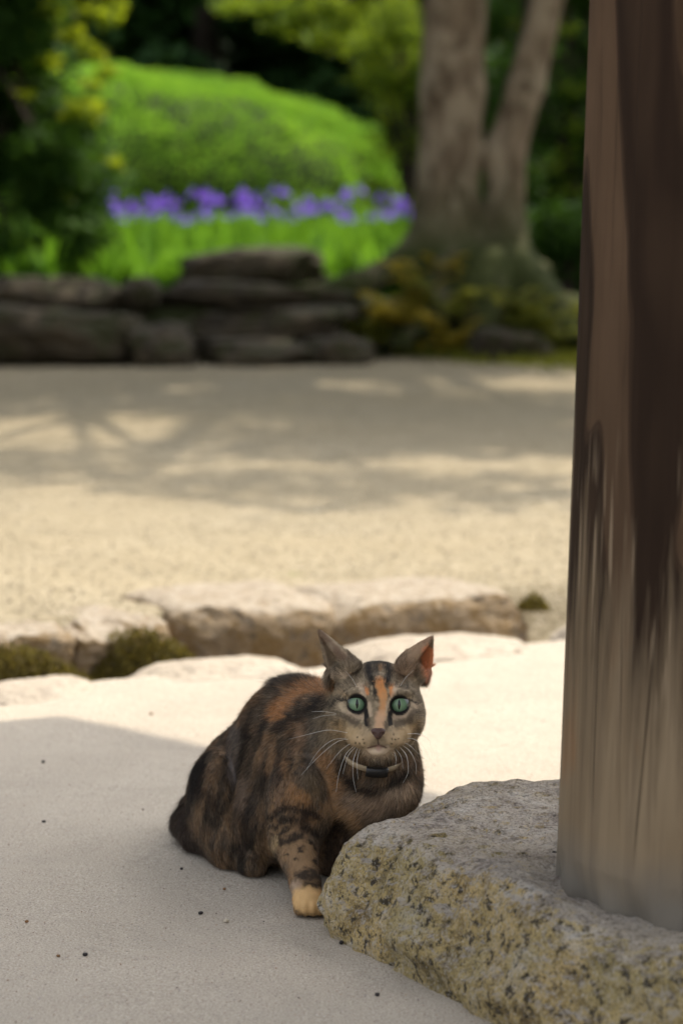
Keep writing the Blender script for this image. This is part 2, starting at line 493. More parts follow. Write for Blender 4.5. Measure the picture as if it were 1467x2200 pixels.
# ------------------------------------------------------------------ stones
def rock_mesh(name, dims, seed, n=28, amp=0.16, freq=1.6, box=3.2, strata=0.0, cuts=0, cut=(0.72, 0.95)):
    """superellipsoid boulder, weathered and uneven"""
    r = np.random.default_rng(seed)
    V = []; F = []; off = {}
    g = np.linspace(-1, 1, n)
    faces = [((0, 1, 2), 1), ((0, 1, 2), -1), ((1, 2, 0), 1), ((1, 2, 0), -1), ((2, 0, 1), 1), ((2, 0, 1), -1)]
    Vs = []; Fs = []; base = 0
    for (a, b, c), s in faces:
        A, B = np.meshgrid(g, g, indexing='ij')
        p = np.zeros((n * n, 3)); p[:, a] = A.ravel(); p[:, b] = B.ravel() ; p[:, c] = s
        Vs.append(p)
        i = (np.arange(n - 1)[:, None] * n + np.arange(n - 1)[None, :]).ravel() + base
        q = np.stack([i, i + n, i + n + 1, i + 1], 1)
        Fs.append(q if s > 0 else q[:, ::-1]); base += n * n
    V = np.concatenate(Vs); F = np.concatenate(Fs)
    key = np.round(V * 1e5).astype(np.int64)
    _, inv_first, inv = np.unique(key, axis=0, return_index=True, return_inverse=True)
    V = V[inv_first]; F = inv.reshape(-1)[F]
    nrm = (np.abs(V) ** box).sum(1) ** (1 / box)
    D = V / nrm[:, None]
    o = r.uniform(-50, 50, 3)
    for q in range(cuts):                                # broken faces
        nn_ = r.normal(0, 1, 3); nn_ /= np.linalg.norm(nn_)
        sup = (D @ nn_).max() * r.uniform(*cut)
        ex = np.maximum(D @ nn_ - sup, 0)
        D = D - ex[:, None] * nn_[None] * 0.93
    disp = 1 + amp * fbm(D * freq + o, 4, seed) + amp * 0.35 * fbm(D * freq * 4 + o, 3, seed + 3)
    V = D * disp[:, None]
    V[:, 0] += 0.12 * vnoise(V * 1.1 + o + 9, seed + 5); V[:, 1] += 0.12 * vnoise(V * 1.1 + o + 19, seed + 6)
    V = V * np.array(dims) * 0.5
    if strata:
        V[:, 0] *= 1 + strata * np.sin(V[:, 2] / dims[2] * 14 + 2 * vnoise(V * 2 + o, 3))
        V[:, 1] *= 1 + strata * np.sin(V[:, 2] / dims[2] * 14 + 2 * vnoise(V * 2 + o, 3))
    return mesh_np(name, V, F)
def rock(name, loc, dims, seed, mat, label, cat='rock', group=None, rz=0.0, tilt=(0, 0), **kw):
    o = link(name, rock_mesh(name, dims, seed, **kw), None, [mat], True)
    o.location = loc; o.rotation_euler = (tilt[0], tilt[1], rz)
    return tag(o, label, cat, group)

# kerb stones on the far side of the gutter
def kz(px, py, Y): return P(px, py, Y)
KG = 'kerb stones along the gutter'
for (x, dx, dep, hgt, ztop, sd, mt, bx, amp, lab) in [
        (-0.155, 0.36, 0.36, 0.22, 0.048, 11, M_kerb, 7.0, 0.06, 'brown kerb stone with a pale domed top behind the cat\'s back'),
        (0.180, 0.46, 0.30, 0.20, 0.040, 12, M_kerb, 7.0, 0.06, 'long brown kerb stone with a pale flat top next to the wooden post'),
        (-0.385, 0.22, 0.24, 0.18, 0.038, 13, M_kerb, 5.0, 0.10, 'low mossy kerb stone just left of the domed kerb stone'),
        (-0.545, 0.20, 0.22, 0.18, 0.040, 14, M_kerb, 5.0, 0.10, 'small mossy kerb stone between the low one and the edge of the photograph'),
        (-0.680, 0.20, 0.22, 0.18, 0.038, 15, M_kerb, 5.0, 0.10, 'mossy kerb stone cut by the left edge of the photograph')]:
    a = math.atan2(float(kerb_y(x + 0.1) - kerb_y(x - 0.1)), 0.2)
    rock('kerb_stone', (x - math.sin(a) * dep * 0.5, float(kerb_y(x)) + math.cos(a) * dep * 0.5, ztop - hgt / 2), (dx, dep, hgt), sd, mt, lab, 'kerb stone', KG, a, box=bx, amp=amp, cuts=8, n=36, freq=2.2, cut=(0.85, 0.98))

# moss cushions on the low kerb
def tuft(name, c, rx, ry, h, n, leaf, mat, seed, label, cat):
    r = np.random.default_rng(seed)
    a = r.uniform(0, 6.28, n); q = np.sqrt(r.uniform(0, 1, n))
    B = np.stack([q * np.cos(a) * rx, q * np.sin(a) * ry, r.uniform(0, 1, n) * h * (1 - q * q)], 1)
    D = r.normal(0, 0.6, (n, 3)) + np.array([0, 0, 1.0]); D /= np.linalg.norm(D, axis=1)[:, None]
    W = np.cross(D, r.normal(0, 1, (n, 3))); W /= np.linalg.norm(W, axis=1)[:, None]
    L = leaf * r.uniform(0.6, 1.3, n)[:, None]
    V = np.stack([B - W * L * 0.25, B + W * L * 0.25, B + D * L], 1).reshape(-1, 3)
    me = mesh_np(name, V, np.arange(3 * n).reshape(-1, 3))
    t = me.attributes.new('tint', 'FLOAT', 'FACE'); t.data.foreach_set('value', r.uniform(0, 1, n).astype(np.float32))
    o = link(name, me, None, [mat]); o.location = c
    return tag(o, label, cat, None, 'stuff')
M_mossleaf = leaf_mat('moss_fronds', (0.05, 0.038, 0.012), (0.19, 0.155, 0.04), 0.3)
tuft('moss', (-0.37, 4.325, -0.07), 0.14, 0.05, 0.095, 6500, 0.012, M_mossleaf, 3, 'green moss hanging over the low kerb stone left of the domed one', 'moss')
tuft('moss', (-0.58, 4.175, -0.07), 0.17, 0.05, 0.09, 6500, 0.012, M_mossleaf, 4, 'yellow green moss over the kerb at the edge of the photograph', 'moss')
tuft('moss', (0.385, 4.80, -0.01), 0.03, 0.03, 0.03, 500, 0.012, M_mossleaf, 6, 'small green moss tuft at the end of the long kerb stone', 'moss')

# stones set into the pavement margin
for k, (x, dy, dx, s, lab) in enumerate([
        (-0.50, -0.06, 0.30, 31, 'rough pinkish edge stone of the pavement at the left edge of the photograph'),
        (-0.20, -0.06, 0.30, 32, 'rippled pale edge stone of the pavement left of the cat'),
        (0.17, -0.05, 0.40, 33, 'smooth pale edge stone of the pavement behind the cat\'s ears'),
        (0.56, -0.05, 0.36, 34, 'pale edge stone of the pavement behind the wooden post')]):
    y = float(edge_y(x)) + dy
    a = math.atan2(float(edge_y(x + 0.1) - edge_y(x - 0.1)), 0.2)
    rock('edge_stone', (x, y, -0.050), (dx, 0.22, 0.13), s, M_edge, lab, 'edge stone', 'edge stones of the pavement', a, box=3.6, amp=0.10, n=40, freq=2.2)

# ------------------------------------------------------------------ base stone of the post
POLY = np.array([(-0.030, 2.515), (-0.022, 2.43), (0.045, 2.315), (0.138, 2.145), (0.215, 2.03), (0.30, 1.93), (0.46, 1.86), (0.66, 1.90), (0.80, 2.10),
                 (0.83, 2.42), (0.72, 2.66), (0.45, 2.75), (0.26, 2.715), (0.15, 2.70), (0.085, 2.665), (0.022, 2.575)])
def poly_sd(px, py, poly):
    d = np.full(px.shape, 1e9); ins = np.zeros(px.shape, bool)
    m = len(poly)
    for i in range(m):
        a = poly[i]; b = poly[(i + 1) % m]
        e = b - a; wx = px - a[0]; wy = py - a[1]
        t = np.clip((wx * e[0] + wy * e[1]) / (e @ e), 0, 1)
        d = np.minimum(d, (wx - t * e[0]) ** 2 + (wy - t * e[1]) ** 2)
        c = (a[1] > py) != (b[1] > py)
        xi = (b[0] - a[0]) * (py - a[1]) / (b[1] - a[1] + 1e-12) + a[0]
        ins ^= c & (px < xi)
    d = np.sqrt(d)
    return np.where(ins, -d, d)
vol = Vol((-0.08, 1.80, -0.03), (0.90, 2.80, 0.15), 0.004)
nx, ny, nz = vol.n
gx = vol.lo[0] + vol.h * np.arange(nx); gy = vol.lo[1] + vol.h * np.arange(ny); gz = vol.lo[2] + vol.h * np.arange(nz)
X2, Y2 = np.meshgrid(gx, gy, indexing='ij')
sd2 = poly_sd(X2, Y2, POLY)
sd2 += 0.013 * fbm(np.stack([X2.ravel() * 9, Y2.ravel() * 9, np.zeros(X2.size)], 1), 4, 77).reshape(X2.shape)
top = 0.115 + 0.017 * fbm(np.stack([X2.ravel() * 5, Y2.ravel() * 5, np.zeros(X2.size)], 1), 4, 71).reshape(X2.shape)
top += 0.004 * fbm(np.stack([X2.ravel() * 22, Y2.ravel() * 22, np.zeros(X2.size)], 1), 3, 72).reshape(X2.shape)
top -= 0.016 * sstep(0.16, -0.02, X2)                      # falls off towards the cat
pc = np.sqrt((X2 - 0.414) ** 2 + (Y2 - 2.26) ** 2)
top = top + (0.106 - top) * sstep(0.27, 0.20, pc)         # dressed flat under the post
X3 = np.broadcast_to(X2[:, :, None], vol.n); Y3 = np.broadcast_to(Y2[:, :, None], vol.n); Z3 = np.broadcast_to(gz[None, None, :], vol.n)
n3 = fbm(np.stack([X3.ravel() * 16, Y3.ravel() * 16, Z3.ravel() * 22], 1), 3, 73).reshape(vol.n)
a = sd2[:, :, None] + 0.015 * n3 + 0.55 * np.clip(Z3 - 0.03, 0, 1)
b = Z3 - top[:, :, None]
kk = 0.022
hh = np.maximum(kk - np.abs(a - b), 0) / kk
vol.f = (np.maximum(a, b) + hh * hh * kk * 0.25).astype(np.float32)
vol.f[:, :, 0] = 1.0
Vb, Fb = vol.mesh()
Vb = Vb - (0.005 * np.abs(fbm(Vb * 34, 3, 79)) + 0.004 * np.abs(fbm(Vb * 90, 2, 80)))[:, None] * np.array([-0.6, -0.6, 1.0]) + 0.004 * fbm(Vb * 45, 3, 81)[:, None] * np.array([1, -1, 0.0])
bst = link('foundation_stone', mesh_np('foundation_stone', Vb, Fb), None, [M_base], True)
tag(bst, 'rough lichen-covered granite foundation stone under the wooden post beside the cat', 'stone')

# ------------------------------------------------------------------ the gate: round post, tie beam and roof over the photographer
def mat_post():
    m = NT('weathered_post_wood')
    v = m.co((1, 1, 1), 'UV')
    sep = m.n('SeparateXYZ', {0: v})
    u, z = sep.outputs[0], sep.outputs[1]
    def st(su, sz, ox=0.0):
        return m.n('CombineXYZ', {0: m.math('MULTIPLY', u, su), 1: m.math('ADD', m.math('MULTIPLY', z, sz), ox), 2: 0.0}).outputs[0]
    grain = m.noise(st(95, 2.6), 1.0, 5, 0.6, 0.3)
    fineg = m.noise(st(420, 7), 1.0, 4, 0.6)
    blotch = m.noise(st(10, 3.0, 3.0), 1.0, 4, 0.55, 0.4)
    # cathedral figure of the dark heartwood: tall pointed arches
    fig = m.noise(st(13, 3.0, 3.1), 1.0, 1.5, 0.35, 0.3)
    arch = m.ramp(fig, (0.45, 0.0), (0.485, 0.95), (0.54, 1.0), (0.60, 0.75))
    figl = m.ramp(fig, (0.455, 0.0), (0.462, 1.0), (0.472, 0.0))
    brown = m.ramp(blotch, (0.3, (0.055, 0.034, 0.020)), (0.7, (0.098, 0.062, 0.038)))
    dark = m.ramp(grain, (0.3, (0.012, 0.0070, 0.0048)), (0.7, (0.022, 0.0130, 0.0085)))
    c_hi = m.mix(m.math('MULTIPLY', arch, 0.9), brown, dark)
    c_hi = m.mix(m.math('MULTIPLY', figl, 0.6), c_hi, (0.022, 0.013, 0.010))
    c_hi = m.mix(m.ramp(grain, (0.25, 0.45), (0.5, 0.0)), c_hi, (0.03, 0.018, 0.011))
    pale = m.ramp(blotch, (0.3, (0.205, 0.15, 0.092)), (0.75, (0.31, 0.243, 0.16)))
    pale = m.mix(m.ramp(grain, (0.30, 0.55), (0.55, 0.0)), pale, (0.125, 0.092, 0.062))
    pale = m.mix(m.ramp(m.noise(st(16, 5, 2.0), 1.0, 3, 0.6), (0.62, 0.0), (0.78, 0.65)), pale, (0.25, 0.13, 0.06))
    # rain-washed foot, bleached in streaks that reach up the grain
    streak = m.noise(st(80, 3.6, 1.0), 1.0, 4, 0.65, 0.2)
    lvl = m.math('ADD', z, m.math('MULTIPLY', m.math('SUBTRACT', streak, 0.5), 0.50))
    lvl = m.math('ADD', lvl, m.math('MULTIPLY', m.math('SUBTRACT', blotch, 0.5), 0.20))
    f = m.ramp(lvl, (0.19, 1.0), (0.31, 0.6), (0.45, 0.0))
    c = m.mix(f, c_hi, pale)
    # pale scratches where the surface has flaked
    scr = m.noise(st(150, 5.0, 5.0), 1.0, 2, 0.5, 0.1)
    zone = m.ramp(m.math('ADD', z, m.math('MULTIPLY', m.math('SUBTRACT', blotch, 0.5), 0.3)), (0.26, 0.0), (0.34, 1.0), (0.46, 1.0), (0.56, 0.0))
    c = m.mix(m.math('MULTIPLY', m.ramp(scr, (0.585, 0.0), (0.65, 0.6)), zone), c, (0.30, 0.23, 0.155))
    # grey damp foot
    ft = m.math('ADD', z, m.math('MULTIPLY', m.math('SUBTRACT', blotch, 0.5), 0.08))
    c = m.mix(m.ramp(ft, (0.11, 0.75), (0.165, 0.0)), c, (0.155, 0.147, 0.13))
    # checks (drying cracks)
    ck = m.voro(st(26, 0.7, 4.0), 1.0, 'DISTANCE_TO_EDGE')
    ckf = m.math('MULTIPLY', m.ramp(ck, (0.0, 0.9), (0.018, 0.0)), m.ramp(m.noise(st(9, 2.2, 9.0), 1.0, 2), (0.5, 0.0), (0.58, 1.0)))
    c = m.mix(ckf, c, (0.03, 0.02, 0.014))
    n = m.bump(m.math('SUBTRACT', m.math('ADD', m.math('MULTIPLY', grain, 0.5), m.math('MULTIPLY', fineg, 0.25)), ckf), 0.5, 0.003)
    return m.done(m.bsdf(c, 0.8, n, 0.08))
M_post = mat_post()
M_beam = mat_simple('old_beam_wood', (0.09, 0.06, 0.045), (0.18, 0.13, 0.10), 5, 0.75, 0.4, 0.01, stretch=(6, 6, 1))
M_tile = mat_simple('grey_roof_tile', (0.10, 0.10, 0.105), (0.20, 0.20, 0.205), 6, 0.6)

PC = Vector((0.414, 2.26, 0.0))
gate = empty('temple_gate', (PC.x, PC.y, 0.10))
tag(gate, 'round weathered wooden gate post, dark brown above and bleached below, on the rough foundation stone', 'gate post')
nu = 160
zs = np.concatenate([np.linspace(0.096, 0.16, 26), np.linspace(0.165, 1.2, 150), np.linspace(1.25, 3.2, 40)])
Vp = []; 
th = np.linspace(0, 2 * math.pi, nu, endpoint=False)
for z in zs:
    R = 0.2085 - 0.0175 * min(1, (z - 0.1) / 0.85) - 0.012 * max(0, (z - 0.95)) / 2.2
    p = np.stack([np.cos(th) * 2.5, np.sin(th) * 2.5, np.full(nu, z * 1.2)], 1)
    r = R + 0.0022 * fbm(p, 3, 41) + 0.0006 * vnoise(np.stack([np.cos(th) * 40, np.sin(th) * 40, np.full(nu, z * 1.5)], 1), 42)
    # worn, chipped foot
    chip = 0.010 * np.clip(1 - (z - 0.096) / 0.045, 0, 1) * (0.5 + 0.9 * vnoise(np.stack([np.cos(th) * 9, np.sin(th) * 9, np.full(nu, 1.0 + z * 20)], 1), 43))
    r = r - np.clip(chip, -0.001, 0.02)
    lean = 0.006 * (z - 0.1)
    Vp.append(np.stack([np.cos(th) * r + lean, np.sin(th) * r, np.full(nu, z - 0.10)], 1))
Vp = np.concatenate(Vp)
nz = len(zs)
i, j = np.meshgrid(np.arange(nz - 1), np.arange(nu), indexing='ij')
i = i.ravel(); j = j.ravel(); j2 = (j + 1) % nu
Fp = np.stack([i * nu + j, i * nu + j2, (i + 1) * nu + j2, (i + 1) * nu + j], 1)
me = mesh_np('post', Vp, Fp)
uv = me.uv_layers.new(name='UVMap')
uu = np.stack([j, j + 1, j + 1, j], 1) / nu
vv = np.stack([zs[i], zs[i], zs[i + 1], zs[i + 1]], 1)
uv.data.foreach_set('uv', np.stack([uu, vv], 2).astype(np.float32).ravel())
post = link('post', me, gate, [M_post], True)

def slab(name, pts, z0, z1, parent, mat):
    """prism from plan points (world), parent-relative"""
    n = len(pts)
    ox, oy, oz = parent.location
    V = [(x - ox, y - oy, z0 - oz) for x, y in pts] + [(x - ox, y - oy, z1 - oz) for x, y in pts]
    me = bpy.data.meshes.new(name)
    me.from_pydata(V, [], [tuple(range(n))[::-1], tuple(range(n, 2 * n))] + [(k, (k + 1) % n, n + (k + 1) % n, n + k) for k in range(n)])
    return link(name, me, parent, [mat])
HR = 3.25
def over(x, y, H=HR):             # plan position of the roof point whose shadow falls at (x, y)
    return (x + SUN.x / SUN.z * H, y + SUN.y / SUN.z * H)
roof_pts = [over(-0.43, 3.63), over(-2.2, 2.5), over(-0.9, -0.5), over(1.9, 0.6), over(0.36, 2.87)]
slab('roof', roof_pts, HR, HR + 0.16, gate, M_tile)
slab('tie_beam', [(PC.x - 0.1, 1.5), (PC.x + 0.1, 1.5), (PC.x + 0.1, 3.6), (PC.x - 0.1, 3.6)], 2.92, 3.24, gate, M_beam)

# ------------------------------------------------------------------ garden terrace behind the court
def terrace_z(x, y):
    p = np.stack([x * 0.8, y * 0.8, np.zeros_like(x)], 1)
    b = sstep(15.35, 16.15, y + 0.75 * sstep(0.45, -0.35, x) - 0.10 * fbm(p * 2, 2, 8) + 0.10 * np.clip(x - 1.0, -1, 2))
    z = -0.10 + 0.52 * b + 0.05 * fbm(p * 2, 3, 51) * b
    z += 0.0 + 0.012 * np.clip(y - 18, 0, 60)
    return z
xs = np.concatenate([-np.geomspace(120, 5, 16), np.linspace(-4.5, 5, 110), np.geomspace(5.5, 120, 16)])
ys = np.concatenate([np.linspace(14.2, 17.0, 70), np.linspace(17.1, 30, 40), np.geomspace(31, 160, 14)])
tag(link('garden_terrace', grid_mesh('garden_terrace', xs, ys, terrace_z), None, [M_lawn], True), 'raised mossy garden bed behind the gravel court', None, None, 'structure')

RG = 'rocks edging the raised garden'
for k, (x0, x1, y0, y1, Y, dep, s, lab, kw) in enumerate([
    (372, 695, 532, 615, 16.5, 0.7, 61, 'dark flat-topped boulder sitting on the rock edging in front of the irises', dict(box=4.5, amp=0.12)),
    (-60, 262, 594, 668, 15.3, 0.7, 62, 'long dark slab of the rock edging at the left edge of the photograph', dict(box=4, amp=0.14)),
    (-80, 300, 655, 806, 14.55, 0.8, 63, 'big black mossy rock at the foot of the edging below the long slab', dict(box=2.8, amp=0.2)),
    (262, 350, 592, 672, 15.2, 0.5, 64, 'small upright rock between the long slab and the layered ledges', dict(box=2.6, amp=0.2)),
    (330, 760, 606, 668, 15.4, 0.6, 65, 'uppermost brown ledge of the layered rock edging under the flat boulder', dict(box=4, amp=0.16, strata=0.04)),
    (395, 800, 662, 732, 15.0, 0.6, 66, 'middle brown ledge of the layered rock edging', dict(box=3.5, amp=0.18, strata=0.04)),
    (405, 660, 726, 806, 14.5, 0.6, 67, 'lowest pale-rimmed ledge of the layered rock edging on the gravel', dict(box=3.2, amp=0.2, strata=0.04)),
    (275, 430, 690, 812, 14.4, 0.5, 68, 'rounded mossy rock on the gravel left of the lowest ledge', dict(box=2.6, amp=0.2)),
    (640, 800, 715, 810, 14.55, 0.6, 69, 'low dark rock on the gravel between the lowest ledge and the roots', dict(box=2.8, amp=0.2)),
    (1010, 1180, 700, 815, 15.0, 0.5, 70, 'dark mossy rock on the gravel right of the ferns', dict(box=2.6, amp=0.2)),
]):
    a = P(x0, y1, Y); b = P(x1, y0, Y)
    rock('garden_rock', ((a.x + b.x) / 2, Y, (a.z + b.z) / 2), (b.x - a.x, dep, b.z - a.z), s, M_rock, lab, 'rock', RG, tilt=(0.0, ((s * 37) % 11 - 5) * 0.012), n=30, cuts=14, **kw)

# ------------------------------------------------------------------ foliage helpers
def leaf_mesh(name, B, size, seed, up=0.3, aspect=0.5, droop=0.0, tint=None, D=None):
    """one folded diamond leaf (4 corners, 2 faces) at each point B"""
    r = np.random.default_rng(seed); n = len(B)
    if D is None:
        D = r.normal(0, 1, (n, 3)); D[:, 2] = D[:, 2] * 0.5 - droop
    D = D / (np.linalg.norm(D, axis=1)[:, None] + 1e-9)
    Nn = r.normal(0, 1, (n, 3)) + np.array([0, 0, up * 4]); W = np.cross(D, Nn); W /= (np.linalg.norm(W, axis=1)[:, None] + 1e-9)
    U = np.cross(W, D)
    L = (size * r.uniform(0.6, 1.35, n))[:, None]
    mid = B + D * L * 0.45 
    V = np.stack([B, mid + W * L * aspect * 0.5 + U * L * 0.08, B + D * L, mid - W * L * aspect * 0.5 + U * L * 0.08], 1).reshape(-1, 3)
    i = 4 * np.arange(n)
    F = np.concatenate([np.stack([i, i + 1, i + 2], 1), np.stack([i, i + 2, i + 3], 1)])
    me = mesh_np(name, V, F)
    t = me.attributes.new('tint', 'FLOAT', 'FACE')
    tv = r.uniform(0, 1, n) if tint is None else np.clip(tint + r.uniform(-0.25, 0.25, n), 0, 1)
    t.data.foreach_set('value', np.concatenate([tv, tv]).astype(np.float32))
    return me
def clumps(centres, radii, per, seed, shell=0.55):
    """points spread through balls, denser to the outside"""
    r = np.random.default_rng(seed); out = []; tn = []
    for c, rad, p in zip(centres, radii, per):
        d = r.normal(0, 1, (p, 3)); d /= np.linalg.norm(d, axis=1)[:, None]
        q = r.uniform(0, 1, p) ** shell
        out.append(np.array(c) + d * q[:, None] * np.array(rad)); tn.append(np.full(p, r.uniform(0.2, 0.8)))
    return np.concatenate(out), np.concatenate(tn)
def tube(pts, rad, nseg=9, seed=0, wob=0.08):
    pts = [Vector(p) for p in pts]; V = []; F = []
    r = random.Random(seed)
    for k, p in enumerate(pts):
        t = (pts[min(k + 1, len(pts) - 1)] - pts[max(k - 1, 0)]).normalized()
        a = t.cross(Vector((0.3, 1, 0.1))).normalized(); b = t.cross(a)
        for s in range(nseg):
            an = 2 * math.pi * s / nseg
            V.append(p + (a * math.cos(an) + b * math.sin(an)) * rad[k] * (1 + r.uniform(-wob, wob)))
    for k in range(len(pts) - 1):
        for s in range(nseg):
            F.append((k * nseg + s, k * nseg + (s + 1) % nseg, (k + 1) * nseg + (s + 1) % nseg, (k + 1) * nseg + s))
    return [tuple(v) for v in V], F
def tubes_mesh(name, lst):
    V = []; F = []
    for v, f in lst:
        o = len(V); V += v; F += [tuple(i + o for i in q) for q in f]
    return mesh_np(name, V, F)

M_bark = None
def mat_bark(name, a, b, c3):
    m = NT(name); v = m.co((1, 1, 0.35))
    n1 = m.noise(v, 9, 6, 0.65); n2 = m.noise(m.co((1, 1, 0.7), loc=(3, 1, 0)), 5.0, 4, 0.6)
    c = m.ramp(n1, (0.38, a), (0.62, b))
    c = m.mix(m.ramp(n2, (0.48, 0.0), (0.58, 0.85)), c, c3)
    geo = m.n('SeparateXYZ', {0: m.n('TexCoord').outputs['Object']}).outputs[2]
    mo = m.noise(v, 5, 4, 0.7)
    f = m.math('MULTIPLY', m.ramp(mo, (0.30, 0.55), (0.50, 1.0)), m.ramp(geo, (0.35, 1.0), (0.95, 0.0)))
    c = m.mix(f, c, (0.045, 0.055, 0.016))
    return m.done(m.bsdf(c, 0.9, m.bump(n1, 0.9, 0.03), 0.2))
M_bark = mat_bark('maple_bark', (0.10, 0.072, 0.046), (0.25, 0.19, 0.13), (0.36, 0.295, 0.21))
M_bark2 = mat_simple('dark_bark', (0.03, 0.024, 0.018), (0.08, 0.06, 0.045), 9, 0.9, 0.8, 0.02, stretch=(1, 1, 0.3))

# ------------------------------------------------------------------ the two-stemmed maple
TB = P(985, 600, 16.1)
maple = empty('maple_tree', (TB.x, 16.1, 0.35))
tag(maple, 'old two-stemmed tree with spreading mossy roots rising behind the rock edging', 'tree')
def tl(px, py, Y=16.1): return np.array(P(px, py, Y)) - np.array(maple.location)
vt = Vol((-1.6, -0.9, -0.25), (1.6, 0.9, 4.6), 0.028)
S = 16.1 / FPX
up = lambda a, b, z: tuple(np.array(a) + (np.array(b) - np.array(a)) * z)
vt.cone(tl(965, 640), tl(958, 450), 108 * S, 69 * S, 0.10)
vt.cone(tl(958, 450), tl(972, 200), 68 * S, 66 * S, 0.06)
vt.cone(tl(972, 200), tl(984, -150), 66 * S, 64 * S, 0.06)
vt.cone(tl(984, -150), tl(960, -900), 64 * S, 44 * S, 0.06)
vt.cone(tl(1095, 650), tl(1086, 470), 78 * S, 41 * S, 0.10)
vt.cone(tl(1086, 480), tl(1084, 330), 40 * S, 43 * S, 0.05)
vt.cone(tl(1084, 330), tl(1128, 190), 43 * S, 40 * S, 0.05)
vt.cone(tl(1128, 190), tl(1182, -30), 40 * S, 37 * S, 0.05)
vt.cone(tl(1182, -30), tl(1330, -700), 37 * S, 26 * S, 0.05)
for (a, b, ra, rb) in [((930, 500, 16.0), (868, 570, 15.9), 48, 36), ((868, 570, 15.9), (760, 615, 15.75), 36, 27), ((760, 615, 15.75), (620, 632, 15.65), 27, 14),
                       ((960, 590, 15.95), (900, 690, 15.6), 70, 34), ((900, 690, 15.6), (862, 730, 15.42), 22, 16), ((862, 730, 15.42), (880, 810, 15.35), 15, 10), ((862, 730, 15.42), (800, 770, 15.4), 13, 8),
                       ((1110, 590, 16.0), (1190, 670, 15.7), 60, 40), ((1190, 680, 15.7), (1300, 780, 15.5), 28, 14),
                       ((1040, 600, 15.95), (1030, 700, 15.65), 75, 40), ((1030, 700, 15.65), (1000, 800, 15.4), 24, 12),
                       ((980, 560, 16.3), (900, 560, 16.9), 40, 20), ((1080, 570, 16.3), (1180, 580, 16.8), 36, 16)]:
    vt.cone(tl(*a), tl(*b), ra * S, rb * S, 0.07)
Vt, Ft = vt.mesh()
Vt = Vt + (0.018 * fbm(Vt * np.array([7, 7, 3]), 4, 91))[:, None] * np.array([1, 1, 0.3])
link('trunk', mesh_np('trunk', Vt, Ft), maple, [M_bark], True)
# limbs and crown above the frame: they throw the dappled shade on the court
lim = []; tips = []
rr = random.Random(8)
b1 = Vector(tl(960, -900)); b2 = Vector(tl(1330, -700))
crown_at = []
for k in range(38):                                # old spreading crown, reaching out over the court
    while True:
        q = Vector((rr.uniform(-3.0, 6.0), rr.uniform(-7.6, 2.6), rr.uniform(4.6, 7.0)))
        if ((q.x - 1.6) / 3.8) ** 2 + ((q.y + 2.7) / 4.8) ** 2 < 1: break
    crown_at.append(q)
    b = b1 if k % 3 else b2
    p0 = b - Vector((0, 0, rr.uniform(0.0, 0.9)))
    m1 = p0.lerp(q, 0.5) + Vector((0, 0, 0.55))
    lim.append(tube([p0, p0.lerp(m1, 0.5), m1, m1.lerp(q, 0.5), q], [0.10, 0.085, 0.06, 0.04, 0.015], 8, k))
    tips += [m1.lerp(q, 0.6), q]
link('limb', tubes_mesh('limb', lim), maple, [M_bark], True)
cc = []; cr = []
for t in tips:
    for q in range(4):
        cc.append(tuple(t + Vector((rr.uniform(-1.0, 1.0), rr.uniform(-1.0, 1.0), rr.uniform(-.3, .6))))); cr.append((rr.uniform(.5, .95), rr.uniform(.5, .95), rr.uniform(.16, .3)))
GAPS = [(-1.05, 9.0, 0.75, 0.55), (-0.50, 9.7, 0.35, 0.2), (-0.15, 7.6, 0.35, 0.15), (0.6, 7.7, 0.4, 0.1)]   # openings in the crown
LM = maple.location
def lit(c):
    x_ = c[0] + LM.x - SUN.x / SUN.z * (c[2] + LM.z); y_ = c[1] + LM.y - SUN.y / SUN.z * (c[2] + LM.z)
    return any(((x_ - a_) / (w_ + 0.35)) ** 2 + ((y_ - b_) / (h_ + 0.35)) ** 2 < 1 for a_, b_, w_, h_ in GAPS)
kp = [not lit(c) for c in cc]
cr = [q for q, h_ in zip(cr, kp) if h_]; cc = [q for q, h_ in zip(cc, kp) if h_]
hol = vnoise(np.array([(c[0] * 0.62, c[1] * 0.62, 0.0) for c in cc]), 733)
cr = [q for q, h_ in zip(cr, hol) if h_ < 0.40]; cc = [q for q, h_ in zip(cc, hol) if h_ < 0.40]
Bm, tn = clumps(cc, cr, [rr.choice((60, 120, 190, 240)) for _ in cc], 17)
M_maple = leaf_mat('maple_leaf', (0.045, 0.10, 0.015), (0.12, 0.20, 0.03), 0.45)
link('crown', leaf_mesh('crown', Bm, 0.12, 18, up=0.8, aspect=0.85, tint=tn), maple, [M_maple])

# ------------------------------------------------------------------ clipped azalea mound
def mound(name, c, r, n, seed, mat, core, label, cat='hedge', leaf=0.05):
    root = empty(name, c)
    rg = np.random.default_rng(seed)
    d = rg.normal(0, 1, (n, 3)); d[:, 2] = np.abs(d[:, 2]); d /= np.linalg.norm(d, axis=1)[:, None]
    lump = 1 + 0.09 * fbm(d * 3, 3, seed) + 0.035 * fbm(d * 9, 2, seed + 1)
    d = d / ((np.abs(d) ** 2.5).sum(1) ** (1 / 2.5))[:, None]          # fuller shoulders than a ball
    Bq = d * np.array(r) * (lump * (1 - 0.05 * rg.uniform(0, 1, n) ** 2))[:, None]
    Dq = d + rg.normal(0, 0.5, (n, 3))
    tn = 0.45 + 0.75 * fbm(d * 4.5, 3, seed + 4)
    link('foliage', leaf_mesh('foliage', Bq, leaf, seed, up=0.2, aspect=0.6, tint=tn, D=Dq), root, [mat])
    me = rock_mesh('twig_core', (r[0] * 1.88, r[1] * 1.88, r[2] * 1.88), seed, n=20, amp=0.03, box=2.5)
    link('twig_core', me, root, [core], True)
    return tag(root, label, cat)
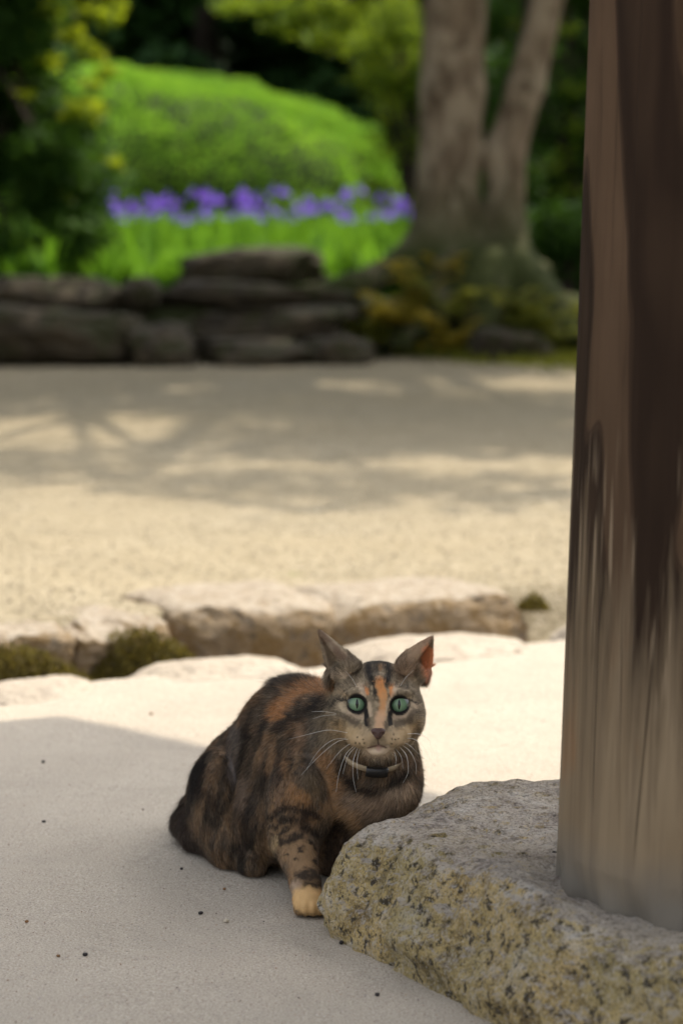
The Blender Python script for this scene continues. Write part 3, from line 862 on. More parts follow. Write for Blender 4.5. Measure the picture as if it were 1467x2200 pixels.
M_azalea = leaf_mat('azalea_leaf', (0.080, 0.25, 0.03), (0.26, 0.45, 0.055), 0.48)
M_core = mat_simple('twigs', (0.015, 0.02, 0.006), (0.03, 0.045, 0.012), 12)
a = P(330, 150, 27.5)
mound('azalea_mound', (a.x - 0.75, 28.0, 0.35), (3.75, 2.3, 2.40), 80000, 23, M_azalea, M_core, 'big clipped green azalea mound behind the purple irises', leaf=0.055)

# ------------------------------------------------------------------ iris bed
M_irisleaf = leaf_mat('iris_leaf', (0.050, 0.16, 0.016), (0.16, 0.33, 0.03), 0.5)
M_irisfl = leaf_mat('iris_petal', (0.13, 0.055, 0.52), (0.28, 0.15, 0.76), 0.4, tcol=(0.30, 0.14, 0.85))
def iris_variant(seed, flower=True):
    r = np.random.default_rng(seed)
    V = []; F = []
    for k in range(15):
        a = r.uniform(0, 6.28); h = r.uniform(0.40, 0.64); out = r.uniform(0.04, 0.22); w = r.uniform(0.016, 0.026)
        bx, by = r.normal(0, 0.035, 2)
        d = np.array([math.cos(a), math.sin(a), 0]); pr = np.array([-d[1], d[0], 0])
        o = len(V)
        for t in (0, 0.35, 0.7, 0.92):
            c = np.array([bx, by, 0]) + d * out * t * t + np.array([0, 0, h * (t - 0.12 * t * t * (out > 0.15))])
            ww = w * (1 - 0.75 * t ** 2)
            V += [c + pr * ww, c - pr * ww]
        V += [np.array([bx, by, 0]) + d * out * 1.1 + np.array([0, 0, h])]
        for s in range(3): F.append((o + 2 * s, o + 2 * s + 1, o + 2 * s + 3)); F.append((o + 2 * s, o + 2 * s + 3, o + 2 * s + 2))
        F.append((o + 6, o + 7, o + 8))
    me = mesh_np('iris', np.array(V), np.array(F))
    t = me.attributes.new('tint', 'FLOAT', 'FACE'); t.data.foreach_set('value', r.uniform(0, 1, len(F)).astype(np.float32))
    me.materials.append(M_irisleaf)
    if not flower: return me, None
    V = []; F = []
    for st in range(1):
        ht = r.uniform(0.60, 0.76); sx, sy = r.normal(0, 0.06, 2)
        top = np.array([sx, sy, ht])
        for k in range(3):
            a = k * 2.094 + r.uniform(-0.3, 0.3)
            d = np.array([math.cos(a), math.sin(a), 0]); pr = np.array([-d[1], d[0], 0]); z = np.array([0, 0, 1.0])
            o = len(V)                                                # fall: arches out and down
            V += [top, top + d * 0.04 + pr * 0.022 + z * 0.008, top + d * 0.04 - pr * 0.022 + z * 0.008, top + d * 0.075 + pr * 0.028 - z * 0.02, top + d * 0.075 - pr * 0.028 - z * 0.02, top + d * 0.088 - z * 0.06]
            F += [(o, o + 1, o + 2), (o + 1, o + 3, o + 4), (o + 1, o + 4, o + 2), (o + 3, o + 5, o + 4)]
            a += 1.05; d = np.array([math.cos(a), math.sin(a), 0]); pr = np.array([-d[1], d[0], 0])
            o = len(V)                                                # standard: stands up
            V += [top, top + d * 0.022 + pr * 0.014 + z * 0.03, top + d * 0.022 - pr * 0.014 + z * 0.03, top + d * 0.012 + z * 0.072]
            F += [(o, o + 1, o + 2), (o + 1, o + 3, o + 2)]
    V = np.array(V); V = top + (V - top) * 0.74
    fm = mesh_np('flower', V, np.array(F))
    t = fm.attributes.new('tint', 'FLOAT', 'FACE'); t.data.foreach_set('value', r.uniform(0, 1, len(F)).astype(np.float32))
    fm.materials.append(M_irisfl)
    return me, fm
var = [iris_variant(200 + k) for k in range(6)]
varl = [iris_variant(300 + k, False) for k in range(4)]
ri = random.Random(77)
def put_iris(x, y, v, sc, label, group):
    o = bpy.data.objects.new('iris', v[0]); COL.objects.link(o)
    o.location = (x, y, float(terrace_z(np.array([x]), np.array([y]))[0]) - 0.01)
    o.rotation_euler = (0, 0, ri.uniform(0, 6.28)); o.scale = (1, 1, sc)
    tag(o, label, 'iris', group)
    if v[1] is not None:
        f = bpy.data.objects.new('flower', v[1]); COL.objects.link(f); f.parent = o
IL = 'purple iris in bloom among green sword leaves in front of the clipped mound'
for k in range(125):
    y = ri.uniform(20.2, 22.8) if k % 3 else ri.uniform(18.0, 20.2)
    x0, x1 = (215 - 733) / FPX * y, (870 - 733) / FPX * y
    put_iris(ri.uniform(x0, x1), y, var[k % 6], ri.uniform(0.90, 1.04), IL, 'purple irises in the bed')
for k in range(170):
    y = 16.9 + 4.9 * ri.random() ** 1.2
    x0, x1 = (-60 - 733) / FPX * y, (880 - 733) / FPX * y
    if y > 20: x0 = (170 - 733) / FPX * y
    put_iris(ri.uniform(x0, x1), y, varl[k % 4], ri.uniform(0.8, 1.08) if y > 18.5 else ri.uniform(0.5, 0.75), 'green sword-leaved iris clump without a flower in the garden bed', 'flowerless iris clumps')

# ------------------------------------------------------------------ trees and shrubs
def tree(name, base, trunk_pts, trunk_r, cl, cr, per, leaf, mat, bark, seed, label, cat='tree', group=None, up=0.3, aspect=0.55, droop=0.0, limbs=True):
    root = empty(name, base)
    tag(root, label, cat, group)
    lst = [tube(trunk_pts, trunk_r, 10, seed)]
    if limbs:
        r = random.Random(seed)
        for c in cl[::2]:
            t = r.uniform(0.25, 0.9); q = Vector(trunk_pts[0]).lerp(Vector(trunk_pts[-1]), t); c = Vector(c)
            rad = trunk_r[0] * 0.3
            lst.append(tube([q, q.lerp(c, 0.5) + Vector((0, 0, 0.15)), c], [rad, rad * 0.6, rad * 0.25], 6, seed))
    link('trunk', tubes_mesh('trunk', lst), root, [bark], True)
    Bq, tn = clumps(cl, cr, per, seed)
    link('crown', leaf_mesh('crown', Bq, leaf, seed + 1, up=up, aspect=aspect, droop=droop, tint=tn), root, [mat])
    return root

M_dark = leaf_mat('dark_evergreen_leaf', (0.020, 0.055, 0.010), (0.065, 0.14, 0.020), 0.35)
M_dark2 = leaf_mat('far_evergreen_leaf', (0.020, 0.050, 0.018), (0.060, 0.13, 0.032), 0.25)
M_bright = leaf_mat('young_leaf', (0.07, 0.15, 0.015), (0.20, 0.27, 0.025), 0.5)
M_gold = leaf_mat('sunlit_golden_leaf', (0.15, 0.23, 0.012), (0.30, 0.36, 0.022), 0.55)

# left evergreen: dark crown, sunlit leaves on its sunny side painted brighter and golden
rt = random.Random(5)
base = P(60, 560, 18.0); base.z = 0.40
cl = []; cr_ = []
for k in range(60):
    z = rt.uniform(0.25, 3.4)
    lim_x = 0.52 + 0.30 * math.sin(z * 1.7 + 1.2) if z < 1.6 else 0.55
    cl.append((rt.uniform(-1.6, lim_x - 0.18), rt.uniform(-0.6, 0.9), z)); s = rt.uniform(0.22, 0.42); cr_.append((s, s, s * 0.75))
lt = tree('evergreen_tree', base, [(-0.5, 0.2, -0.1), (-0.45, 0.2, 1.2), (-0.5, 0.25, 3.2)], [0.13, 0.10, 0.05], cl, cr_, [800] * 60, 0.085, M_dark, M_bark2, 31, 'dark leafy evergreen tree with sunlit leaves coloured golden on its sunny side, left of the mound')
gl = []; gr = []
for (px, py, s) in [(185, 95, 26), (210, 120, 24), (225, 155, 26), (195, 185, 18), (190, 225, 34), (210, 240, 30), (160, 235, 22), (170, 345, 24), (165, 370, 22), (250, 352, 18), (205, 395, 12), (110, 130, 18), (150, 70, 30), (120, 20, 34), (185, 20, 28), (230, 40, 26), (250, 10, 20), (180, 505, 16), (60, 90, 16), (95, 300, 10), (50, 200, 9), (140, 420, 12)]:
    q = P(px, py, 17.7 + rt.uniform(-0.3, 0.3)) - Vector(lt.location)
    gl.append(tuple(q)); gr.append((s * 0.0034 * 1.1, s * 0.0034, s * 0.0034 * 0.7))
Bq, tn = clumps(gl, gr, [int(26 + 2 * g[0] * 300) // 2 for g in gr], 32)
link('bright_leaves', leaf_mesh('bright_leaves', Bq, 0.075, 33, up=0.3, aspect=0.6, tint=tn), lt, [M_gold])

# shrub between the mound and the maple, and the one behind its stems
def shrub(name, px, py, Y, w, h, n, mat, seed, label, leaf=0.07, group=None):
    b = P(px, py, Y); b.z = float(terrace_z(np.array([b.x]), np.array([Y]))[0])
    r = random.Random(seed); cl = []; cr_ = []
    for k in range(n):
        z = r.uniform(0.12, 1.0) * h; q = math.sqrt(max(0.05, 1 - (z / h - 0.45) ** 2 * 2.4))
        cl.append((r.uniform(-1, 1) * w * q, r.uniform(-0.5, 0.5) * w, z)); s = r.uniform(0.16, 0.30); cr_.append((s, s, s * 0.7))
    return tree(name, b, [(0, 0, -0.05), (0.05, 0, h * 0.4), (0, 0.05, h * 0.8)], [0.06, 0.045, 0.02], cl, cr_, [190] * n, leaf, mat, M_bark2, seed, label, 'shrub', group)
shrub('leafy_shrub', 872, 420, 22.5, 0.42, 2.6, 34, M_bright, 41, 'fresh green shrub squeezed between the clipped mound and the big tree', 0.06)
sh2 = shrub('leafy_shrub', 1215, 420, 20.5, 0.75, 3.0, 60, M_dark, 42, 'dark green shrub behind the slanting stem, beside the post', 0.08)
shrub('leafy_shrub', 1215, 560, 17.2, 0.34, 0.55, 16, M_dark, 44, 'low dark shrub at the foot of the slanting stem, close to the post', 0.07)
shrub('leafy_shrub', 1075, 420, 24.0, 0.6, 3.4, 44, M_dark, 43, 'green shrub showing in the gap between the two tree stems', 0.08)

gl = [tuple(P(a_, b_, 19.9) - Vector(sh2.location)) for a_, b_ in ((1216, 325), (1222, 498), (1212, 60), (1236, 190), (1228, 410), (1190, 360), (1240, 270))]
Bq, tn = clumps(gl, [(0.13, 0.13, 0.10)] * len(gl), [30] * len(gl), 45)
link('bright_leaves', leaf_mesh('bright_leaves', Bq, 0.075, 46, up=0.3, aspect=0.6, tint=tn), sh2, [M_bright])

# maple branch with sunlit leaves hanging into the top of the frame
bb = P(700, 20, 24.0)
def hang():
    root = empty('overhanging_maple', (bb.x + 3.2, 25.0, 0.5))
    tag(root, 'sunlit green maple branches hanging in at the top above the mound', 'tree')
    L = Vector(root.location)
    lst = [tube([(0, 0, 0), (0.1, 0, 2.2), (-0.1, 0.1, 4.6)], [0.16, 0.13, 0.08], 10, 3)]
    cl = []; cr_ = []
    for (px, py, s, Y) in [(560, 5, 60, 23.5), (640, 30, 70, 24), (700, 10, 70, 23.6), (720, 60, 60, 24.2), (780, 30, 70, 24), (820, 85, 60, 24.4), (850, 45, 60, 24), (760, 100, 50, 24.4), (680, 85, 40, 24.4), (600, 60, 40, 24), (500, 15, 45, 24.4), (880, 80, 40, 24), (470, -60, 80, 24), (600, -80, 90, 24), (720, -70, 90, 24), (840, -60, 90, 24), (1075, 40, 40, 24.2), (1070, 80, 25, 24.2)]:
        q = P(px, py, Y) - L
        cl.append(tuple(q)); cr_.append((s * 0.0046 * 1.3, 0.35, s * 0.0046 * 0.42))
        lst.append(tube([(0, 0, 3.3), (q * 0.5 + Vector((0, 0, 2.0)))[:], tuple(q)], [0.05, 0.03, 0.01], 6, 1))
    link('trunk', tubes_mesh('trunk', lst), root, [M_bark2], True)
    Bq, tn = clumps(cl, cr_, [int(c[0] * 330) for c in cr_], 51)
    link('crown', leaf_mesh('crown', Bq, 0.085, 52, up=0.9, aspect=0.8, tint=tn), root, [M_bright])
hang()

# the dark wood behind: broad evergreens, each with its own trunk and crown
def wood_variant(seed):
    r = random.Random(seed); cl = []; cr_ = []
    for k in range(70):
        z = r.uniform(0.3, 9.5); w = 2.4 * math.sqrt(max(0.12, 1 - ((z - 3.5) / 6.6) ** 2))
        a = r.uniform(0, 6.28); q = math.sqrt(r.uniform(0.15, 1)) * w
        cl.append((q * math.cos(a), q * math.sin(a), z)); s = r.uniform(0.55, 0.95); cr_.append((s, s, s * 0.6))
    Bq, tn = clumps(cl, cr_, [330] * 70, seed)
    cm = leaf_mesh('crown', Bq, 0.27, seed + 1, up=0.4, aspect=0.6, tint=tn); cm.materials.append(M_dark2)
    tm = tubes_mesh('trunk', [tube([(0, 0, -0.3), (0.1, 0, 3.5), (0, 0.1, 8.6)], [0.26, 0.2, 0.07], 10, seed)]); tm.materials.append(M_bark2)
    return cm, tm
wv = [wood_variant(600 + k) for k in range(3)]
rw = random.Random(3)
WG = 'evergreens of the dark wood behind the garden'
for k, (x, y, s) in enumerate([(-7.5, 35, 1.0), (-4.6, 37, 1.15), (-1.9, 35.5, 1.05), (0.9, 37, 1.2), (3.4, 34.5, 1.0), (5.9, 36.5, 1.15), (8.6, 35, 1.0), (-6.2, 41, 1.3), (-2.6, 42, 1.35), (1.6, 42, 1.4), (5.2, 41.5, 1.3), (9.5, 41, 1.3), (-9.8, 39, 1.2), (4.6, 29.5, 0.75), (-5.6, 21, 0.9), (-6.0, 14.5, 1.0), (-5.6, 9.0, 0.9), (5.8, 20.5, 0.9), (7.2, 14.0, 1.0)]):
    o = empty('wood_tree', (x, y, 0.4)); o.rotation_euler = (0, 0, rw.uniform(0, 6.28)); o.scale = (s, s, s)
    if k < 14: tag(o, 'dark evergreen tree of the shaded wood behind the clipped mound', 'tree', WG)
    else: tag(o, 'added evergreen tree out of view beside the gravel court, blocking sky light', 'tree', 'added evergreens blocking sky beside the court')  # unseen trees added beside the court to block sky and deepen its shade
    for nm, mm in (('crown', wv[k % 3][0]), ('trunk', wv[k % 3][1])):
        c = bpy.data.objects.new(nm, mm); COL.objects.link(c); c.parent = o

# dark hillside added behind the trees to block the sky gaps
def hill_z(x, y):
    p = np.stack([x * 0.05, y * 0.05, np.zeros_like(x)], 1)
    return -0.5 + 26 * sstep(44, 95, y) + 3 * fbm(p, 3, 61) * sstep(44, 60, y)
hl = grid_mesh('hill', np.linspace(-140, 140, 60), np.linspace(43, 150, 40), hill_z)
tag(link('hill', hl, None, [mat_simple('wooded_slope', (0.012, 0.02, 0.008), (0.03, 0.045, 0.015), 0.8, 0.95, 1.0, 0.5)], True), 'dark hillside added behind the garden to block sky gaps between the trees', None, None, 'structure')

# ferns and seedlings on the roots
M_fern = leaf_mat('yellow_fern', (0.24, 0.20, 0.028), (0.46, 0.37, 0.06), 0.5)
M_fern2 = leaf_mat('green_fern', (0.09, 0.11, 0.015), (0.24, 0.25, 0.04), 0.4)
def fern(px, py, Y, size, n, mat, seed, label):
    r = np.random.default_rng(seed); B = []; D = []; 
    for k in range(n):
        a = r.uniform(0, 6.28); el = r.uniform(0.6, 2.0); ln = size * r.uniform(0.6, 1.2); d = np.array([math.cos(a), math.sin(a) - 0.5, 0]); d /= np.linalg.norm(d)
        sd = np.array([-d[1], d[0], 0])
        for t in np.linspace(0.12, 1, 13):
            c = d * ln * t + np.array([0, 0, ln * (el * t - 0.9 * t * t)])
            for s in (-1, 1):
                B.append(c); D.append(sd * s + d * 0.5 + np.array([0, 0, -0.15]))
    size *= 1.35
    me = leaf_mesh('fern', np.array(B) * 1.35, size * 0.34, seed, up=1.0, aspect=0.35, D=np.array(D))
    o = link('fern', me, None, [mat]); o.location = P(px, py, Y)
    return tag(o, label, 'fern', 'ferns on the tree roots')
for (px, py, Y, s, n, mm, sd, lab) in [
    (860, 700, 15.45, 0.2, 11, M_fern, 22, 'golden fern right above the dark hollow'),
    (950, 585, 15.75, 0.13, 9, M_fern, 1, 'yellow fern highest up on the foot of the thick stem'),
    (905, 640, 15.65, 0.17, 10, M_fern, 2, 'broad golden fern in the middle of the roots'),
    (825, 665, 15.6, 0.13, 9, M_fern, 3, 'golden fern on the long root to the left'),
    (955, 670, 15.45, 0.18, 11, M_fern2, 4, 'pale green fern above the hollow in the roots'),
    (780, 745, 15.4, 0.17, 10, M_fern2, 5, 'green fern left of the dark hollow'),
    (985, 800, 15.2, 0.10, 8, M_fern, 6, 'small yellow seedling on the gravel edge under the roots'),
    (960, 750, 15.3, 0.16, 10, M_fern, 7, 'brownish fern right of the dark hollow'),
    (1205, 730, 15.3, 0.20, 11, M_fern2, 8, 'yellow green fern next to the wooden post'),
    (1130, 705, 15.4, 0.15, 9, M_fern2, 9, 'green fern on the root right of the slanting stem'),
    (1090, 665, 15.6, 0.13, 8, M_fern2, 10, 'green fern under the slanting stem')]:
    fern(px, py, Y, s, n, mm, sd, lab)
# low moss and grass fringe along the foot of the bank
def fringe(name, n, x0, x1, y0, y1, seed, label):
    r = np.random.default_rng(seed)
    x = r.uniform(x0, x1, n); y = y1 - (y1 - y0) * r.uniform(0, 1, n) ** 1.6
    k = (y1 - y) < (x - 0.15) * 2.6 * r.uniform(0.25, 1.0, n); x, y = x[k], y[k]; n = len(x)      # thins out towards the court
    z = np.maximum(court_z(x, y), terrace_z(x, y))
    D = np.stack([r.normal(0, 0.5, n), r.normal(-0.2, 0.5, n), np.ones(n)], 1)
    me = leaf_mesh(name, np.stack([x, y, z], 1), 0.07, seed, up=0.1, aspect=0.25, D=D)
    return tag(link(name, me, None, [M_fern2]), label, 'grass', None, 'stuff')
fringe('grass', 8000, 0.2, 2.8, 12.2, 15.9, 4, 'short grass and moss fringe under the big tree')


# ------------------------------------------------------------------ the cat
CATO = np.array(G(640, 1900))                      # base of the cat
Hc = P(812, 1515, 2.575)
fw = (Vector((0, 0, CAM_H)) - Hc).normalized()
hr = Vector((1, 0, 0)); hr = (hr - fw * hr.dot(fw)).normalized()
hu = fw.cross(hr).normalized()
HR3 = [list(hr), list(hu), list(fw)]
def HL(x, y, z):                                   # head coordinates in millimetres: right, up, towards the viewer
    return np.array(Hc + (hr * x + hu * y + fw * z) * 0.001)
def gz(p, z):                                      # same place, height fixed
    p = np.array(p); p[2] = z; return p

cv = Vol((-0.235, 2.475, -0.004), (0.125, 3.00, 0.335), 0.0015)
chest = np.array(P(785, 1672, 2.645)); mid = np.array(P(640, 1588, 2.74)); loin = np.array(P(540, 1672, 2.83)); rump = np.array(P(502, 1706, 2.89))
neck = HL(-4, -14, -34)
elbR = np.array(P(632, 1800, 2.60)); wriR = np.array(P(656, 1900, 2.535)); pawR = gz(P(664, 1942, 2.52), 0.013)
shR = np.array(P(655, 1715, 2.62))
elbL = np.array(P(775, 1800, 2.645)); wriL = gz(P(775, 1890, 2.61), 0.04); pawL = gz(P(775, 1920, 2.585), 0.013)
# trunk
cv.cone(chest, mid, 0.055, 0.067, 0.03)
cv.cone(mid, loin, 0.066, 0.058, 0.015)
cv.cone(loin, rump, 0.058, 0.050, 0.015)
cv.ell(P(800, 1680, 2.63), (0.047, 0.045, 0.055), k=0.03)           # breast
cv.ell(P(612, 1745, 2.71), (0.058, 0.075, 0.058), k=0.03)           # belly
cv.ell(P(650, 1640, 2.66), (0.05, 0.05, 0.062), k=0.03)             # shoulder blade
cv.ell(P(730, 1650, 2.66), (0.05, 0.05, 0.06), k=0.03)
cv.ell(P(735, 1785, 2.68), (0.05, 0.04, 0.055), k=0.02)
# neck
cv.cone(neck, chest, 0.041, 0.050, 0.025)
cv.cone(neck, P(720, 1590, 2.68), 0.036, 0.055, 0.03)
# thighs and hind feet
cv.ell(P(478, 1722, 2.775), (0.041, 0.070, 0.064), k=0.006)
cv.ell(P(500, 1800, 2.745), (0.030, 0.055, 0.045), k=0.01)
cv.cone(gz(P(500, 1850, 2.76), 0.018), gz(P(545, 1870, 2.68), 0.012), 0.020, 0.015, 0.012)
cv.ell(P(640, 1700, 2.87), (0.040, 0.07, 0.065), k=0.02)
cv.cone(gz(P(660, 1800, 2.80), 0.018), gz(P(690, 1830, 2.72), 0.012), 0.020, 0.015, 0.012)
# forelegs
cv.ell(P(645, 1720, 2.612), (0.037, 0.042, 0.052), k=0.006)
cv.cone(shR, elbR, 0.034, 0.0255, 0.016)
cv.cone(elbR, wriR, 0.0255, 0.0155, 0.010)
cv.cone(wriR, pawR, 0.0150, 0.0135, 0.008)
def paw(p, k=1):
    cv.ell(p + np.array([0, 0.002, 0.0]), (0.0175, 0.019, 0.0125), k=0.006)
    for i, t in enumerate((-0.0112, -0.0040, 0.0040, 0.0112)):
        cv.ell(p + np.array([t, -0.0150 + 0.0035 * (abs(t) > 0.006), -0.0035]), (0.0056, 0.0095, 0.0086), k=0.0030)
paw(pawR)
cv.cone(P(770, 1725, 2.65), elbL, 0.034, 0.025, 0.02)
cv.cone(elbL, wriL, 0.024, 0.0155, 0.01)
cv.cone(wriL, pawL, 0.0155, 0.0135, 0.01)
paw(pawL)
# tail, laid along the ground
tail = [gz(P(470, 1740, 2.93), 0.045), gz(P(425, 1765, 2.88), 0.030), gz(P(405, 1780, 2.83), 0.024), gz(P(425, 1810, 2.785), 0.021), gz(P(470, 1832, 2.75), 0.019), gz(P(520, 1850, 2.73), 0.016)]
for a, b, ra, rb in zip(tail[:-1], tail[1:], (0.020, 0.019, 0.0185, 0.018, 0.016), (0.019, 0.0185, 0.018, 0.016, 0.012)):
    cv.cone(a, b, ra, rb, 0.008)
# head
def hell(x, y, z, rx, ry, rz, k=0.008, sub=False): cv.ell(HL(x, y, z), (rx / 1000, ry / 1000, rz / 1000), HR3, k, sub)
hell(0, 9, -24, 44, 38, 45, 0.02)
hell(0, -2, -2, 40, 33, 30, 0.014)
for s in (-1, 1):
    hell(s * 28, -13, -10, 21, 27, 27, 0.012)
    hell(s * 21, 12.6, 12, 17, 7.5, 15.5, 0.005)
    hell(s * 25, -14, 9, 17, 11, 14, 0.009)
    hell(s * 10.2, -37, 34, 12.5, 9.8, 11.5, 0.0045)
    hell(s * 20, -33, 20, 15, 13, 14, 0.010)
hell(0, -30, 22, 20, 18, 18, 0.010)
cv.cone(HL(0, 18, 20), HL(0, -24, 37), 0.012, 0.0085, 0.010)
hell(0, -48.5, 29, 10.5, 6.0, 10, 0.0035)
hell(0, -30, 42, 8, 6, 5, 0.004)
# ears: thin cups turned outwards
def ear(s, C, tip, opening, r1, r2, bulge, pw):
    C = np.array(C, float); tip = np.array(tip, float); ax = tip - C; L = np.linalg.norm(ax); ax /= L
    e1 = np.array(opening, float); e1 -= ax * (e1 @ ax); e1 /= np.linalg.norm(e1); e2 = np.cross(ax, e1)
    for t in np.linspace(0, 1, 26):
        w = (1 - t ** pw) * (1 + bulge * math.sin(t * math.pi)) + 0.03
        for ph in np.radians(np.linspace(74, 286, 46)):
            q = C + ax * L * t + w * (r1 * math.cos(ph) * e1 + r2 * math.sin(ph) * e2)
            cv.ell(HL(*q), (0.0018 + 0.0016 * (1 - t),) * 3, k=0.0012)
ear(1, (37, 32, -15), (58, 72, -14), (0.84, -0.25, 0.46), 17, 22, 0.06, 1.7)
ear(-1, (-37, 33, -15), (-63, 79, -16), (-0.84, -0.28, 0.50), 17, 21, 0.0, 1.15)
hell(37, 33, -18, 14, 13, 14, 0.008); hell(-37, 35, -18, 13, 12, 14, 0.008)
cv.cone(HL(0, -36, 46.5), HL(0, -45, 44), 0.0011, 0.0011, 0.0012, True)
# eye sockets
EYE = ((-22.4, 1.2), (22.6, 0.4))
for ex, ey in EYE:
    aa = math.radians(12) * (1 if ex > 0 else -1)
    Re = [list(hr * math.cos(aa) + hu * math.sin(aa)), list(hu * math.cos(aa) - hr * math.sin(aa)), list(fw)]
    cv.ell(HL(ex, ey - 0.9, 27), (0.0092, 0.0076, 0.010), Re, 0.0012, True)
cv.f[:, :, :3] = 1.0
Vc, Fc = cv.mesh()
# keep the largest piece only
Zmask = Vc[:, 2]

# ---- coat colour, sheen and shade, painted on the skin and carried by the fur
px, py = to_px(Vc)
wp = np.stack([Vc[:, 0] * 90, Vc[:, 1] * 90, Vc[:, 2] * 90], 1)
jx = 9 * fbm(wp, 2, 401) + 4 * vnoise(wp * 4, 402); jy = 9 * fbm(wp + 31, 2, 403) + 4 * vnoise(wp * 4 + 7, 404)
relh = (Vc - np.array(Hc)) @ np.array(HR3).T * 1000
inhead = (np.linalg.norm((relh - np.array([0, 0, -5])) / np.array([62, 62, 60]), axis=1) < 1) & (relh[:, 1] > -56)
ish = sstep(-58, -46, relh[:, 1]) * sstep(-62, -44, relh[:, 2]) * (np.abs(relh[:, 0]) < 75)
DARK = (0.013, 0.0095, 0.0075); BLUE = (0.015, 0.0145, 0.017); BROWN = (0.100, 0.071, 0.046); GREY = (0.20, 0.155, 0.10); TAN = (0.42, 0.275, 0.135); ORANGE = (0.50, 0.205, 0.062)
CREAM = (0.62, 0.47, 0.33); PAW = (0.54, 0.34, 0.150); RUST = (0.24, 0.125, 0.050)
def lerp_to(C, col, w): return C + (np.array(col) - C) * w[:, None]
n_big = fbm(wp * 0.45, 3, 411); n_mid = fbm(wp * 1.2, 3, 412)
C = np.tile(np.array(BROWN), (len(Vc), 1))
C = lerp_to(C, DARK, sstep(0.05, 0.40, n_mid) * 0.6)
C = lerp_to(C, (0.17, 0.10, 0.055), sstep(0.05, 0.35, fbm(wp * 0.5 + 50, 3, 413)) * 0.7)
C = lerp_to(C, RUST, sstep(0.22, 0.42, fbm(wp * 0.6 + 90, 3, 414)) * 0.5)
st1 = fbm(np.stack([(px + 0.28 * py) / 15, py / 75, Vc[:, 1] * 8], 1), 3, 431); st2 = fbm(np.stack([(px + 0.28 * py) / 13, py / 60, Vc[:, 1] * 8 + 30], 1), 3, 432)
C = lerp_to(C, DARK, sstep(0.0, 0.28, st1) * 0.75)
C = lerp_to(C, (0.22, 0.135, 0.070), sstep(0.12, 0.38, st2) * 0.7)
C = C * (1 + 0.55 * fbm(wp * 3.2, 2, 415))[:, None]
C = lerp_to(C, GREY, ish)
C = lerp_to(C, (0.075, 0.055, 0.036), ish * sstep(0.0, 0.35, fbm(wp * 2.6, 3, 421)) * 0.75)
C = lerp_to(C, (0.40, 0.31, 0.20), ish * sstep(0.05, 0.4, fbm(wp * 3.1 + 40, 3, 422)) * 0.6)
def stroke(pts, r, col, w=1.0, soft=0.5, zoom=None, jit=1.0):
    global C
    if zoom == 'h': pts = [(620 + a / 4.075, 1320 + b / 4.075) for a, b in pts]; r = r / 4.075
    if zoom == 'b': pts = [(340 + a / 2.366, 1380 + b / 2.366) for a, b in pts]; r = r / 2.366
    X = px + jx * jit; Y = py + jy * jit
    d = np.full(len(Vc), 1e9)
    if len(pts) == 1: pts = pts * 2
    for (ax, ay), (bx, by) in zip(pts[:-1], pts[1:]):
        ex, ey = bx - ax, by - ay; l = ex * ex + ey * ey + 1e-9
        t = np.clip(((X - ax) * ex + (Y - ay) * ey) / l, 0, 1)
        d = np.minimum(d, np.hypot(X - ax - t * ex, Y - ay - t * ey))
    m = w * (1 - sstep(r * (1 - soft), r * (1 + soft), d))
    C = lerp_to(C, col, m)
B_ = lambda pts, r, col, w=0.5, soft=0.85: stroke(pts, r, col, w, soft, 'b', 1.1)
B_([(640, 175), (760, 160), (850, 190)], 62, BLUE)  # dark back fur with the sky's bluish sheen painted in
B_([(850, 300), (720, 370), (610, 440)], 34, DARK, 0.8)
B_([(860, 218), (750, 238), (650, 300), (590, 375)], 30, (0.40, 0.18, 0.062), 0.8, 0.7)
B_([(390, 330), (360, 500), (330, 720)], 28, DARK)
B_([(480, 470), (440, 700), (470, 940)], 32, DARK)
B_([(540, 660), (515, 800), (530, 980)], 40, (0.012, 0.009, 0.008))  # shade of the fold in front of the thigh, painted in
B_([(260, 500), (190, 640), (210, 760)], 36, DARK, 0.8)
B_([(405, 430), (385, 560), (380, 700)], 22, (0.13, 0.11, 0.10), 0.8)  # grey sheen along the flank, painted into the coat
B_([(440, 700), (430, 800)], 26, (0.17, 0.115, 0.08), 0.7)
B_([(510, 260), (465, 320)], 24, RUST); B_([(250, 470), (200, 560)], 26, (0.22, 0.13, 0.065), 0.8); B_([(300, 600)], 18, RUST)
B_([(570, 470), (590, 560), (570, 650)], 22, (0.26, 0.145, 0.07)); B_([(640, 590), (650, 690)], 24, RUST); B_([(725, 430), (700, 560)], 22, (0.28, 0.17, 0.10))
B_([(620, 500), (600, 720)], 18, DARK, 0.7)
B_([(800, 400), (780, 560), (740, 720)], 30, (0.075, 0.062, 0.050), 0.7)
B_([(850, 560), (880, 680), (905, 740)], 36, (0.36, 0.19, 0.08)); B_([(690, 760), (740, 800)], 30, (0.40, 0.20, 0.075))
B_([(760, 700), (800, 760)], 40, (0.15, 0.105, 0.06), 0.7)
B_([(960, 820), (1100, 830), (1250, 780)], 66, (0.32, 0.225, 0.15), 0.8); B_([(880, 850), (1000, 905)], 44, (0.42, 0.25, 0.12), 0.8); B_([(1180, 760), (1260, 740)], 30, CREAM, 0.6)
B_([(920, 980), (880, 1100), (860, 1200)], 50, (0.045, 0.028, 0.022)); B_([(900, 920), (950, 930)], 24, DARK)  # shade under the chest between leg and stone, painted in
